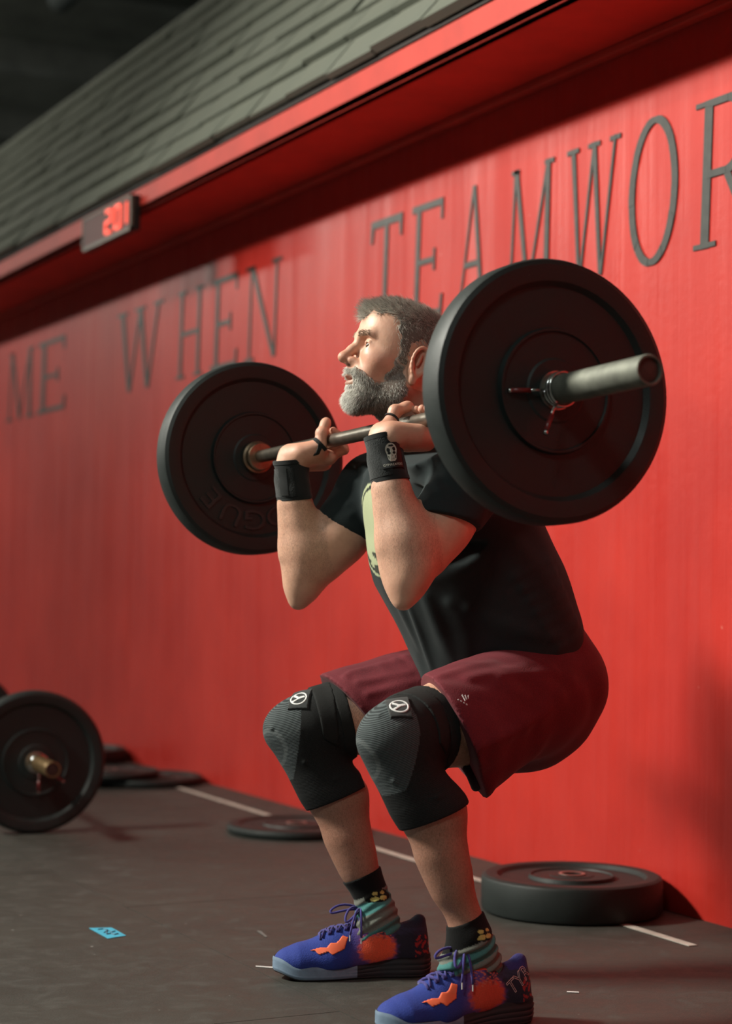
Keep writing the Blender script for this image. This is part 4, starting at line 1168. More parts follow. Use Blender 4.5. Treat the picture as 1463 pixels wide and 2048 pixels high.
# shorts -------------------------------------------------
ST = Solid()
pc_ = p3(1035, 1372, YC)
ST.ell(pc_, (.162, .180, .118), k=.04); ST.ell(p3(1076, 1360, YC), (.128, .170, .108), k=.04)
ST.cone(p3(1020, 1330, YC), p3(1035, 1380, YC), .168, .172, k=.03)
hc = {'n': p3(900, 1460, 3.19), 'f': p3(714, 1422, 3.575)}
rh = {'n': (.118, .108), 'f': (.115, .090)}
for s in 'nf':
    hp_ = J['hip_'+s]+np.array([0, 0, -.005])
    ST.cone(hp_, hc[s], rh[s][0], rh[s][1], k=.03)
    dd = unit(hc[s]-hp_); ST.cone(hc[s], hc[s]+dd*.05, rh[s][1], rh[s][1]*1.0, k=.02)
ST.cone(p3(1000, 1470, 3.22), p3(952, 1560, 3.17), .070, .040, k=.03)      # slack hanging under the near thigh
for s in 'nf': ST.inflate(LEG[s], .008)
nh = {'n': unit([-.86, .22, -.45]), 'f': unit([-.75, .10, -.62])}
ph = {'n': p3(912, 1474, 3.17), 'f': p3(700, 1420, 3.575)}
def hem(s):
    sg = -1 if s == 'n' else 1; p = ph[s]; n = nh[s]
    def f(X, Y, Z):
        d = (X-p[0])*n[0]+(Y-p[1])*n[1]+(Z-p[2])*n[2]
        return np.where((Y-YC)*sg > -.03, d, -.1)
    return f
W2 = []
for (a, b) in (((700, 1345), (800, 1322)), ((715, 1365), (820, 1345)), ((735, 1388), (838, 1362)), ((760, 1332), (835, 1400)), ((790, 1320), (845, 1385)), ((690, 1352), (720, 1420)), ((810, 1312), (850, 1370))):
    W2.append((hit(ST, a[0], a[1], 3.48), hit(ST, b[0], b[1], 3.46), .007, .0042))
for (a, b) in (((880, 1345), (985, 1315)), ((935, 1350), (1050, 1325)), ((1000, 1345), (1110, 1335))):
    W2.append((hit(ST, a[0], a[1]+8, 3.22), hit(ST, b[0], b[1]+8, 3.22), .010, .0035))
for i in range(5): W2.append((hit(ST, 960+i*30, 1490-i*12, 3.17), hit(ST, 1040+i*26, 1462-i*25, 3.20), .014, .0030))
rd2 = ridges(W2)
def sdisp0(X, Y, Z): return rd2(X, Y, Z)+.0014*np.sin(30*X+25*Z+8*np.sin(12*Y))*np.sin(22*Y+33*Z)
V, F = mesh_solid(ST, 0.0045, cuts=[hem('n'), hem('f'), (p3(1000, 1270, YC), -hn)], disp=sdisp0)
V = relax(V, F, 2, .5)
SHM_ = cloth_mat('shorts_fabric', (0.115, 0.013, 0.020), 0.8, weave=420, var=0.2, sheen=0.05)
so = mesh_obj('shorts', V, F, SHM_, PERSON, smooth=True); tag(so, 'loose maroon gym shorts')
# dark liner showing below the near hem
LN = Solid(); LN.cone(p3(952, 1535, 3.17), p3(952, 1574, 3.17), .014, .007, k=.01); LN.cone(p3(930, 1537, 3.17), p3(950, 1572, 3.17), .006, .007, k=.012)
V, F = mesh_solid(LN, 0.0025); lo = mesh_obj('liner', relax(V, F, 2), F, cloth_mat('liner_fabric', (0.02, 0.006, 0.008), 0.9), so, smooth=True)
# small three-bar mark and letters on the shorts
MARK = simple('pale_print', (0.50, 0.47, 0.46), 0.7)
def surf_patch(name, solid, off, lo_, hi_, h, keep, mat, parent, rel=1, disp=None):
    """thin piece lying on a solid: offset surface kept where keep(X,Y,Z) < 0"""
    V, F = mesh_solid(solid, h, lo=np.array(lo_), hi=np.array(hi_), offset=off, cuts=[keep], disp=disp)
    if len(V) == 0: print('EMPTY', name); return None
    if rel: V = relax(V, F, rel, .4)
    return mesh_obj(name, V, F, mat, parent, smooth=True)
VIEW = A3(FWD)
def screen_mask(u0, v0, y, polys, thick=.06):
    """prism through the surface at the pixel position, axis along the local outward direction (n); polygons in metres on that plane"""
    pass
def plane_frame(p, n, up=(0, 0, 1)):
    n = unit(n); up = np.array(up, float); up = unit(up-n*(up@n)); rt = np.cross(up, n); return p, rt, up, n
def poly_keep(frame, polys, depth=.03):
    p, rt, up, n = frame
    def f(X, Y, Z):
        x, y, z = X-p[0], Y-p[1], Z-p[2]
        a = x*rt[0]+y*rt[1]+z*rt[2]; b = x*up[0]+y*up[1]+z*up[2]; c = x*n[0]+y*n[1]+z*n[2]
        a, b, c = np.broadcast_arrays(a, b, c)
        ins = np.zeros(a.shape, bool)
        for q in polys: ins |= in_poly(a, b, q)
        ins &= np.abs(c) < depth
        return np.where(ins, -.01, .01)
    return f
def ring_keep(frame, r0, r1, polys=(), depth=.03):
    p, rt, up, n = frame
    def f(X, Y, Z):
        x, y, z = X-p[0], Y-p[1], Z-p[2]
        a = x*rt[0]+y*rt[1]+z*rt[2]; b = x*up[0]+y*up[1]+z*up[2]; c = x*n[0]+y*n[1]+z*n[2]
        a, b, c = np.broadcast_arrays(a, b, c); r = np.sqrt(a*a+b*b)
        k = np.maximum(r-r1, r0-r)
        for q in polys: k = np.where(in_poly(a, b, q) & (r < r1), np.minimum(k, -.0008), k)
        return np.maximum(k, np.abs(c)-depth)
    return f
q = hit(ST, 927, 1397, 3.17); n_ = normal_at(ST, q); fr_ = plane_frame(q, n_)
bars = []
for i, (x0, hgt) in enumerate(((-.010, .006), (-.0045, .010), (.001, .014))):
    bars.append([(x0, -.006), (x0+.0035, -.006), (x0+.0035-.007, -.006+hgt), (x0-.007, -.006+hgt)])
bars = [[(a*math.cos(.5)-b*math.sin(.5), a*math.sin(.5)+b*math.cos(.5)) for a, b in [(-x, y) for x, y in bb_]] for bb_ in bars]
for i in range(4):
    x0 = -.011+i*.006; b_ = [(x0, -.013), (x0+.004, -.013), (x0+.004, -.0095), (x0, -.0095)]
    bars.append([(a*math.cos(-.7)-b*math.sin(-.7), a*math.sin(-.7)+b*math.cos(-.7)) for a, b in b_])
surf_patch('printed_mark', ST, .0010, q-.03, q+.03, .0008, poly_keep(fr_, bars), MARK, so, 0, disp=sdisp0)

# knee sleeves -------------------------------------------
def knit_mat():
    m, nt, b = nodes('knit_fabric'); c = coords(nt)
    at = nt.nodes.new('ShaderNodeAttribute'); at.attribute_name = 'tint'
    mp = nt.nodes.new('ShaderNodeMapping'); mp.inputs['Rotation'].default_value = (0, R(20), 0); nt.links.new(c, mp.inputs[0])
    w = nt.nodes.new('ShaderNodeTexWave'); w.wave_type = 'BANDS'; w.bands_direction = 'Z'; w.inputs['Scale'].default_value = 105; w.inputs['Distortion'].default_value = 0.6; w.inputs['Detail'].default_value = 1
    nt.links.new(mp.outputs[0], w.inputs['Vector'])
    fac = math_n(nt, 'MULTIPLY', ramp(nt, w.outputs['Fac'], [(0.3, 0.0), (0.6, 0.75)]), at.outputs['Alpha'])
    n2 = noise(nt, 700, 2, 0.5, c)
    cc = mix(nt, fac, at.outputs['Color'], (0.006, 0.007, 0.008)); cc = mix(nt, ramp(nt, n2, [(0.4, 0.0), (0.75, 0.3)]), cc, (0.05, 0.055, 0.055))
    nt.links.new(cc, b.inputs['Base Color']); b.inputs['Roughness'].default_value = 0.85; b.inputs['Specular IOR Level'].default_value = 0.25
    bump(nt, b, math_n(nt, 'ADD', math_n(nt, 'MULTIPLY', w.outputs['Fac'], at.outputs['Alpha']), math_n(nt, 'MULTIPLY', n2, 0.3)), 0.5, 0.0015)
    return m
KNIT = knit_mat(); STRAP = cloth_mat('strap_elastic', (0.010, 0.0105, 0.010), 0.8, weave=600, sheen=0.03); PATCHM = cloth_mat('grey_patch', (0.022, 0.025, 0.025), 0.8)
LOGO = simple('white_print', (0.72, 0.73, 0.72), 0.6)
logo_px = {'n': (797, 1421), 'f': (600, 1404)}
for s in 'nf':
    h, k, a = J['hip_'+s], J['kn_'+s], J['an_'+s]; td = unit(k-h); sd = unit(a-k); L_ = LEG[s]
    up_c, lo_c = k-td*.098, k+sd*.158
    reg_lo, reg_hi = k-.21, k+.21
    fr1 = unit(td-sd*.35)           # points out of the kneecap
    side = np.array([0, -1.0, 0])
    bulges = [(k+fr1*.055+sd*.035, k+fr1*.035+sd*.11, .012, .003), (k-td*.02+side*.05+sd*.03, k+side*.05-td*.075+sd*.015, .008, .0075), (k+side*.048+fr1*.02+sd*.055, k+side*.06-td*.06+sd*.050, .006, .005), (k+fr1*.04+side*.045-sd*.03, k-td*.05+side*.06+sd*.03, .007, .005), (k+sd*.075-td*.02+side*.03, k+sd*.10+fr1*.03+side*.03, .006, .004)]
    sl = {'n': [((753, 1471), (797, 1499)), ((797, 1499), (845, 1516)), ((845, 1516), (862, 1535)), ((736, 1570), (790, 1562)), ((790, 1562), (855, 1540)), ((722, 1440), (760, 1430)), ((760, 1430), (797, 1454)), ((797, 1454), (820, 1488)), ((775, 1635), (885, 1590))],
          'f': [((541, 1451), (551, 1509)), ((538, 1513), (613, 1526)), ((575, 1410), (600, 1460)), ((600, 1460), (610, 1500)), ((582, 1590), (680, 1555)), ((612, 1400), (650, 1470))]}[s]
    bulges = bulges[:1]+[(hit(L_, *a_, k[1]-.04), hit(L_, *b_, k[1]-.04), .0045, .0034) for a_, b_ in sl]
    rb = ridges(bulges)
    V, F = mesh_solid(L_, .0024, lo=reg_lo, hi=reg_hi, offset=.0055, cuts=[(up_c, -td), (lo_c, sd)], disp=rb)
    V = relax(V, F, 1, .4)
    o = mesh_obj('knee_sleeve', V, F, KNIT, PERSON, smooth=True); tag(o, 'black and grey knitted knee sleeve')
    d = V-k; ff = d@fr1; sdd = d@sd; tt = d@(-td); yy = d[:, 1]
    ang = np.abs(np.arctan2(-yy if s == 'n' else -yy, ff+.02))
    col = np.tile([.009, .0095, .0095, 0.0], (len(V), 1))
    pan = (ff > .012) & (sdd < .085) & (tt < .062)
    col[pan] = (.095, .115, .118, 1.0)
    halo = (np.abs(np.sqrt((sdd-.01)**2+(yy)**2)-.038) < .0045) & (ff > .02); col[halo] = (.14, .16, .16, .6)
    low = (sdd > .085) & (ff > -.1); col[low] = (.010, .0105, .0105, .3)
    color_attr(o, col)
    # elastic bands at both ends and the wide strap across the top
    sn = unit(-td*.9+fr1*.0)
    bis = unit(td+sd)
    def band(name, p0, n0, p1, n1, off, mat, par):
        return surf_patch(name, L_, off, reg_lo, reg_hi, .003, lambda X, Y, Z: np.maximum(np.maximum((X-p0[0])*n0[0]+(Y-p0[1])*n0[1]+(Z-p0[2])*n0[2], (X-p1[0])*n1[0]+(Y-p1[1])*n1[1]+(Z-p1[2])*n1[2]), ((X-k[0])*bis[0]+(Y-k[1])*bis[1]+(Z-k[2])*bis[2])*(1 if n0 @ td < 0 else -1)), mat, par)
    band('cuff_band', up_c+td*.0, -td, k-td*.072, td, .0072, STRAP, o)
    band('cuff_band', lo_c, sd, k+sd*.135, -sd, .0072, STRAP, o)
    u_ = unit(-td+np.array([0, 0, -.15])); p0 = k-td*.066; p1 = k-td*.030
    band('strap', p0, u_, p1, -unit(u_+fr1*.35), .0085, STRAP, o)
    q = hit(L_, *logo_px[s], k[1]-.05); n_ = normal_at(L_, q); upv = unit(np.array([-.35, 0, 1.0])) ; fr_ = plane_frame(q, n_, unit(td*.3+fr1*.4+np.array([0, 0, .2])*0+np.array([-.25, .35, .2])))
    hw_ = .026
    surf_patch('logo_patch', L_, .0100, q-.06, q+.06, .0016, poly_keep(fr_, [[(-hw_, -hw_*.85), (hw_*1.25, -hw_*.85), (hw_*1.25, hw_*.8), (-hw_, hw_*.8)]]), PATCHM, o)
    ykeep = [[(-.012, .010), (-.007, .0125), (-.001, .003), (.006, .0125), (.012, .009), (.004, .000), (.006, -.012), (.001, -.014), (-.003, -.002)]]
    surf_patch('printed_logo', L_, .0112, q-.045, q+.045, .0009, ring_keep(fr_, .0150, .0185, ykeep), LOGO, o, 0)

# socks ---------------------------------------------------
SOCKM = cloth_mat('sock_knit', (0.1, 0.1, 0.1), 0.95, attr=True, weave=500, sheen=0.03)
sock_top = {'n': (945, 1832), 'f': (742, 1742)}
for s in 'nf':
    k, a = J['kn_'+s], J['an_'+s]; sd = unit(a-k); L_ = LEG[s]
    SK = Solid(); SK.include(L_)
    SK.cone(a+np.array([-.004, 0, -.02]), a+np.array([-.030, 0, -.055]), .031, .028, k=.02); SK.cone(a+np.array([.012, 0, -.02]), a+np.array([.030, 0, -.055]), .029, .030, k=.02)
    up = p3(*sock_top[s], a[1]); L_ax = a-up; ln = np.linalg.norm(L_ax)
    t0 = a-sd*np.dot(a-up, sd)
    amp = .0030 if s == 'n' else .0016
    def sdisp(X, Y, Z, t0=t0, sd=sd, amp=amp):
        q = (X-t0[0])*sd[0]+(Y-t0[1])*sd[1]+(Z-t0[2])*sd[2]
        tilt = .10*(X-t0[0])
        return amp*np.sin((q+tilt+.006*np.sin(Y*60))*330)*sstep(q, .035, .05)
    lo_ = np.array([a[0]-.13, a[1]-.09, .03]); hi_ = np.array([a[0]+.12, a[1]+.09, t0[2]+.06])
    V, F = mesh_solid(SK, .0022, lo=lo_, hi=hi_, offset=.0035, cuts=[(t0, -sd), ((0, 0, .035), (0, 0, -1))], disp=sdisp)
    V = relax(V, F, 1, .4)
    o = mesh_obj('sock', V, F, SOCKM, PERSON, smooth=True)
    q = (V-t0)@sd
    qq = q+.08*(V[:, 0]-t0[0])
    col = np.tile([.17, .18, .155], (len(V), 1))
    teal = (np.sin(qq*105+1.2) > .25); col[teal] = (.07, .22, .21)
    col[(q < .040)] = (.004, .004, .004)
    # yellow and black woven badge on the camera side
    ec = hit(SK, *((757, 1792) if s == 'f' else (968, 1868)), a[1]); d = V-ec; n_ = normal_at(SK, ec); _, rt, upv, _ = plane_frame(ec, n_, -sd+np.array([.25, 0, .35]))
    x, y = d@rt, d@upv; m = (np.abs(d@n_) < .03)
    cs = 1.0
    col[m & ((x/.030)**2+(y/.0135)**2 < 1)] = (.008, .008, .007)
    for cx, cy, rx, ry in ((-.010, .0055, .0065, .0036), (.009, .0060, .0065, .0036), (-.011, -.0050, .0090, .0045), (.008, -.0050, .0100, .0048)):
        col[m & (((x-cx)/rx)**2+((y-cy)/ry)**2 < 1)] = (.55, .52, .16)
    color_attr(o, col); tag(o, 'teal and grey sock with a black cuff and yellow badge, pushed down in folds' if s == 'n' else 'teal and grey sock with a black cuff and yellow badge')

# wrist wraps ---------------------------------------------
WRAP = cloth_mat('wrap_elastic', (0.012, 0.0135, 0.0135), 0.85, weave=800, sheen=0.15); VEL = cloth_mat('hook_and_loop', (0.016, 0.018, 0.018), 0.95, weave=330, bmp=0.9)
BADGE = simple('badge_black', (0.008, 0.008, 0.008), 0.5); BONE = simple('bone_print', (0.50, 0.48, 0.40), 0.6, var=.3, vscale=900)
for s in 'nf':
    w, e = J['wr_'+s], J['el_'+s]; fd = unit(w-e)
    n_ = unit(np.cross(fd, [0, 1, 0]))
    b0 = w-fd*(.070 if s == 'n' else .072); b1 = w+fd*(.022 if s == 'n' else .014)
    ax = Vector(b1-b0); L_ = ax.length; ax.normalize()
    xv = Vector((0, -1, 0)); xv = (xv-ax*xv.dot(ax)).normalized(); yv = ax.cross(xv)
    M4 = Matrix((xv, yv, ax)).transposed().to_4x4(); M4.translation = Vector(b0)
    ra, rb_ = (.0385, .0365) if s == 'n' else (.0395, .0385)
    def rad(t, a, ra=ra, rb_=rb_): return ra*(1-t)+rb_*t+.0009*math.sin(t*9+a)+.0007*math.sin(3*a+t*14)
    def shell(name, t0, t1, a0, a1, off, th, mat, parent, nt_=14, na=72):
        full = abs(a1-a0-2*math.pi) < 1e-3; mb = MB(); vs = []; 
        rows = [(t0, 0)]+[(t0+(t1-t0)*i/nt_, th) for i in range(nt_+1)]+[(t1, 0)]
        cn = na if full else na+1
        for (t, hh) in rows:
            for j in range(cn):
                a = a0+(a1-a0)*j/na
                ed = 1.0
                r = rad(t, a)+off+hh
                vs.append(M4 @ Vector((r*math.cos(a), r*.93*math.sin(a), t*L_)))
        fs = []
        for i in range(len(rows)-1):
            for j in range(na):
                k2 = (j+1) % cn if full else j+1
                fs.append((i*cn+j, i*cn+k2, (i+1)*cn+k2, (i+1)*cn+j))
        mb.add(vs, fs); 
        if not full:
            for j in (0, na): mb.f.append(tuple(i*cn+j for i in range(len(rows)))); mb.m.append(0)
        return mb.build(name, mat, parent, auto=50)
    o = shell('wrist_wrap', 0, 1, 0, 2*math.pi, -.010, .010, WRAP, PERSON); tag(o, 'black elastic wrist wrap with a skull badge' if s == 'n' else 'black elastic wrist wrap with a rough fastening flap')
    shell('edge_binding', .90, .985, 0, 2*math.pi, -.001, .0022, WRAP, o, 4); shell('edge_binding', .01, .09, 0, 2*math.pi, -.001, .0020, WRAP, o, 4)
    # angle 0 points to -y (towards the camera side), increasing towards yv
    sgn = 1 if (yv.x < 0) else -1
    if s == 'n': shell('fastening_flap', .10, .89, sgn*.28 if sgn > 0 else -1.9, sgn*1.9 if sgn > 0 else -.28, -.0005, .0022, VEL, o)
    else:
        a0, a1 = sorted((sgn*.35, sgn*2.0)); shell('fastening_flap', .10, .80, a0, a1, -.0005, .0025, VEL, o)
        a0, a1 = sorted((sgn*.75, sgn*1.25)); shell('fastening_tab', .14, .86, a0, a1, .002, .0012, WRAP, o, 6, 20)
    if s == 'n':
        ac = sgn*.20
        def cyl(x, y, off): # x: across, to the image right; y: up along the wrap, metres from the middle
            a = ac-sgn*x/.038; t = .50+y/L_; r = rad(t, a)+off
            return M4 @ Vector((r*math.cos(a), r*.93*math.sin(a), t*L_))
        mb = MB(); g = 12; pts = []
        for off in (.0008, .0034):
            for i in range(g+1):
                for j in range(g+1): pts.append(cyl(-.021+.042*i/g, -.024+.048*j/g, off))
        m1 = (g+1)**2; fs = []
        for i in range(g):
            for j in range(g):
                q_ = (i*(g+1)+j, (i+1)*(g+1)+j, (i+1)*(g+1)+j+1, i*(g+1)+j+1); fs.append(q_); fs.append(tuple(reversed([x+m1 for x in q_])))
        rim = [i*(g+1) for i in range(g+1)]+[g*(g+1)+j for j in range(1, g+1)]+[i*(g+1)+g for i in range(g-1, -1, -1)]+[j for j in range(g-1, 0, -1)]
        for i in range(len(rim)): a_, b_ = rim[i], rim[(i+1) % len(rim)]; fs.append((a_, b_, b_+m1, a_+m1))
        mb.add(pts, fs); bdg = mb.build('badge', BADGE, o, auto=40)
        def blob(mb, pts2, off, th=.0003):
            n = len(pts2); cx = sum(p[0] for p in pts2)/n; cy = sum(p[1] for p in pts2)/n
            vs = [cyl(cx, cy, off+th)]+[cyl(x, y, off+th) for x, y in pts2]+[cyl(x, y, off) for x, y in pts2]
            mb.add(vs, [(0, 1+i, 1+(i+1) % n) for i in range(n)]+[(1+i, 1+n+i, 1+n+(i+1) % n, 1+(i+1) % n) for i in range(n)])
        mb = MB(); yo = .0045
        sk = [(.0112*math.cos(a), .006+.0125*math.sin(a)) for a in np.linspace(R(-25), R(205), 22)]+[(-.0088, -.0045), (-.0078, -.013), (-.0045, -.0165), (.0045, -.0165), (.0078, -.013), (.0088, -.0045)]
        blob(mb, [(x, y+yo) for x, y in sk], .0034); sko = mb.build('skull_print', BONE, bdg) if False else mb.build('skull_print', BONE, o)
        mb = MB()
        for sx in (-1, 1):
            blob(mb, [(sx*.0048+.0030*math.cos(a), yo-.0005+.0026*math.sin(a)) for a in np.linspace(0, 2*math.pi, 12, endpoint=False)], .0037)
            blob(mb, [(sx*.0075, yo-.006), (sx*.0060, yo-.0055), (sx*.0055, yo-.0105), (sx*.0068, yo-.0115)], .0037)
        blob(mb, [(-.0016, yo-.0070), (.0016, yo-.0070), (0, yo-.0030)], .0037)
        for xx in (-.0032, -.0011, .0011, .0032): blob(mb, [(xx-.0003, yo-.0135), (xx+.0003, yo-.0135), (xx+.0003, yo-.0100), (xx-.0003, yo-.0100)], .0037)
        blob(mb, [(-.0038, yo+.0150), (.0040, yo+.0155), (.0060, yo+.0125), (.0020, yo+.0115), (-.0042, yo+.0120)], .0037)
        mb.build('skull_print_detail', BADGE, o)
        vs, fs = text_mesh('GYMREAPERS', .0066, 0.0); mb = MB(); mb.add([cyl(v.x*.98, v.y-.0185, .0037) for v in vs], fs); mb.build('badge_lettering', BONE, o)
    # thumb loop: narrow strap from the wrap round the thumb
    g = HINF[s]; th = g['th']
    if s == 'f': base = Vector(hit(Solid().include(ARM[s]).include(HAND[s]), 622, 925, w[1]-.02))
    c_ = Vector(lerp(th[1], th[2], .05 if s == 'f' else .35)); ax_ = Vector(unit(th[2]-th[0])); r = .0172 if s == 'f' else .0155
    u1 = ax_.orthogonal().normalized(); u2 = ax_.cross(u1)
    ringp = [c_+(u1*math.cos(a)+u2*math.sin(a))*r for a in np.linspace(0, 2*math.pi, 25)]
    mb = MB()
    def ribbon(pts, wv, wd, th_):
        n = len(pts); vs = []
        for i, p in enumerate(pts):
            t = (pts[min(i+1, n-1)]-pts[max(i-1, 0)]).normalized(); wvv = (wv-t*wv.dot(t)).normalized(); nn = t.cross(wvv)
            for (x, y) in ((-1, -1), (1, -1), (1, 1), (-1, 1)): vs.append(p+wvv*(x*wd/2)+nn*(y*th_/2))
        fs = [(i*4+j, i*4+(j+1) % 4, (i+1)*4+(j+1) % 4, (i+1)*4+j) for i in range(n-1) for j in range(4)]
        mb.add(vs, fs+[(0, 1, 2, 3), tuple((n-1)*4+k for k in (3, 2, 1, 0))])
    ribbon(ringp, ax_, .008 if s == 'f' else .004, .0018)
    near_pt = min(ringp, key=lambda p: (p-CAM).length)
    tb = M4 @ Vector(((rad(.95, 0)+.001)*math.cos(-sgn*.75), (rad(.95, 0)+.001)*.93*math.sin(-sgn*.75), .93*L_))
    mid_ = (near_pt+tb)/2+Vector((.003, -.012, -.002))
    path = [near_pt, near_pt.lerp(mid_, .5)+Vector((0, -.003, 0)), mid_, mid_.lerp(tb, .5)+Vector((0, -.003, 0)), tb]
    if s == 'f': ribbon(path, Vector((1, 0, .1)), .009, .0018)
    mb.build('thumb_loop', WRAP, o)

# shoes ----------------------------------------------------
MID = simple('midsole_blue', (0.17, 0.24, 0.33), 0.55, var=.15, vscale=60); SOLED = simple('midsole_dark', (0.018, 0.020, 0.024), 0.6, bmp=.2, bscale=80); OUT = simple('outsole', (0.012, 0.012, 0.014), 0.7)
UPM = cloth_mat('shoe_mesh', (0.1, 0.1, 0.1), 0.75, attr=True, weave=420, sheen=0.1, bmp=.6); LACE = cloth_mat('lace', (0.050, 0.042, 0.20), 0.85, weave=900); ORG = simple('orange_guard', (0.85, 0.16, 0.07), 0.45); LIN = cloth_mat('shoe_lining', (0.02, 0.02, 0.06), 0.9); WLINE = simple('pink_line', (0.75, 0.45, 0.42), 0.5)
SHOES = {'n': (Vector((1.868, 3.065, 0)), Vector((1.545, 3.055, 0))), 'f': (Vector((1.888, 3.495, 0)), Vector((1.572, 3.585, 0)))}
for s in 'nf':
    hl0, tip = SHOES[s]; A_ = (tip-hl0); LN_ = A_.length; A_.normalize(); C_ = Vector((0, 0, 1)); B_ = C_.cross(A_)     # B: +y-ish? camera side sign below
    cs = -1.0 if B_.y > 0 else 1.0                    # multiply b by cs to point to the camera side
    def sp(a, b, c): return hl0+A_*(a*LN_/.33)+B_*(b*cs)+C_*c       # b>0 faces the camera
    # footprint, medial/lateral: near shoe shows its outer side, far shoe its inner side
    ou = [(0, .0), (.004, .020), (.022, .034), (.06, .038), (.11, .036), (.16, .041), (.21, .050), (.255, .053), (.292, .045), (.317, .028), (.33, .0)]
    inn = [(0, .0), (.004, .020), (.022, .033), (.06, .035), (.11, .030), (.16, .036), (.21, .047), (.255, .049), (.292, .043), (.317, .028), (.33, .0)]
    camside, other = (ou, inn) if s == 'n' else (inn, ou)
    foot = [(a, b) for a, b in camside]+[(a, -b) for a, b in reversed(other[1:-1])]
    # resample smoothly
    def cat(pts, n=4):
        m = len(pts); out = []
        for i in range(m):
            p0, p1, p2, p3_ = [np.array(pts[(i+j-1) % m]) for j in range(4)]
            for k in range(n):
                t = k/n; out.append(tuple(.5*((2*p1)+(-p0+p2)*t+(2*p0-5*p1+4*p2-p3_)*t*t+(-p0+3*p1-3*p2+p3_)*t**3)))
        return out
    foot = cat(foot, 4); n = len(foot)
    def ztop(a): return .046-.017*float(sstep(a, .06, .20))+.016*float(sstep(a, .285, .325))
    def zbot(a): return .014*float(sstep(a, .27, .33))**1.3+.004*(1-float(sstep(a, 0, .02)))
    e = empty('shoe', (0, 0, 0)); setp(e, PERSON); e.parent = PERSON; tag(e, 'blue and orange training shoe, lace bow on top' + (' and letters at the heel' if s == 'n' else ''))
    def sole_part(name, lv, mat, amin=-1, amax=1, groove=False):
        mb = MB(); rows = []
        vs = []
        for (f_, sc) in lv:
            for (a, b) in foot:
                z = zbot(a)+(ztop(a)-zbot(a))*f_; ac_ = .165
                w_ = sc+(.0 if not groove else 0)
                sc_ = sc if (a < .165 or f_ < .32 or f_ == 1.0) else 1.015
                vs.append(sp(ac_+(a-ac_)*(1+(sc_-1)*.35), b*sc_, z))
        fs = [(i*n+j, i*n+(j+1) % n, (i+1)*n+(j+1) % n, (i+1)*n+j) for i in range(len(lv)-1) for j in range(n)]
        fs += [tuple(reversed(range(n))), tuple(range((len(lv)-1)*n, len(lv)*n))]
        mb.add(vs, fs); return mb
    mb = sole_part('midsole', [(.10, .97), (.2, 1.0), (.30, 1.02), (.34, .985), (.40, 1.01), (.50, 1.02), (.55, .98), (.61, 1.01), (.72, 1.02), (.77, .985), (.85, 1.0), (1.0, .985)], MID)
    mi = []
    ob = mb.build('midsole', [MID, SOLED], e, auto=50)
    cen_a = [((Vector(p.center)-hl0).dot(A_)) for p in ob.data.polygons]
    ob.data.polygons.foreach_set('material_index', [0 if a > .165 else 1 for a in cen_a])
    mb = sole_part('outsole', [(0.0, .93), (.03, .97), (.10, .985), (.13, .96)], OUT); mb.build('outsole', OUT, e, auto=50)
    U = Solid()
    def uc(a0, b0, c0, a1, b1, c1, r0, r1, k=.02, v=None, sq=1): U.cone(A3(sp(a0, b0*1.0, c0)), A3(sp(a1, b1, c1)), r0, r1, k=k, v=v, sq=sq)
    Bv = A3(B_)
    uc(.040, 0, .050, .042, 0, .082, .033, .028); uc(.026, 0, .08, .024, 0, .110, .019, .014, k=.016)
    uc(.045, 0, .045, .13, 0, .050, .036, .036); uc(.05, 0, .066, .115, 0, .074, .031, .035, k=.02)
    uc(.13, 0, .050, .215, .002, .040, .037, .044, v=(0, 0, 1), sq=.9); uc(.215, .002, .036, .275, .002, .036, .048, .040, v=(0, 0, 1), sq=.72)
    uc(.275, .002, .034, .296, 0, .033, .040, .030, v=(0, 0, 1), sq=.75)
    uc(.120, 0, .088, .200, 0, .064, .032, .028, k=.02); uc(.200, 0, .064, .262, 0, .044, .026, .018, k=.025)
    uc(.128, 0, .098, .140, 0, .118, .024, .016, k=.014)
    lo_ = np.minimum(A3(hl0), A3(tip))-.09; hi_ = np.maximum(A3(hl0), A3(tip))+.09; hi_[2] = .16; lo_[2] = -.01
    opc = A3(sp(.085, 0, .128))
    ell_cut = lambda X, Y, Z, c=opc: -(np.sqrt(((X-c[0])*A_.x+(Y-c[1])*A_.y)**2/.034**2+((X-c[0])*B_.x+(Y-c[1])*B_.y)**2/.027**2+(Z-c[2])**2/.030**2)-1)*.02
    kA = lambda X, Y, Z: ((X-hl0.x)*A_.x+(Y-hl0.y)*A_.y)*.33/LN_
    def solecut(X, Y, Z): 
        a = kA(X, Y, Z); return (.046-.017*sstep(a, .06, .20)+.016*sstep(a, .285, .325))-.006-Z
    V, F = mesh_solid(U, .0024, lo=lo_, hi=hi_, cuts=[ell_cut, solecut]); V = relax(V, F, 1, .5)
    o = mesh_obj('upper', V, F, UPM, e, smooth=True)
    def abc(V):
        d = V-A3(hl0); return (d@A3(A_))*.33/LN_, (d@A3(B_))*cs, d[:, 2]
    a, b, c = abc(V)
    nz = np.sin(a*190+3*np.sin(c*170))*np.sin(c*230+2*np.sin(a*140+b*90)); nz2 = np.sin(a*420+4*np.sin(c*330))*np.sin(c*510+b*300)
    col = np.tile([.022, .045, .27], (len(V), 1)); 
    tb_ = sstep(a, .175, .145)[:, None] if False else (1-sstep(a, .150, .185))[:, None]
    pur = np.array([.11, .055, .22]); col = col*(1-tb_)+pur*tb_
    rb2 = np.sqrt(((a-.118)/.044)**2+((c-.062)/.033)**2)+.10*nz; mm = (1-sstep(rb2, .75, 1.05))[:, None]
    red = np.array([.62, .070, .035]) if s == 'n' else np.array([.80, .105, .045]); col = col*(1-mm)+red*mm
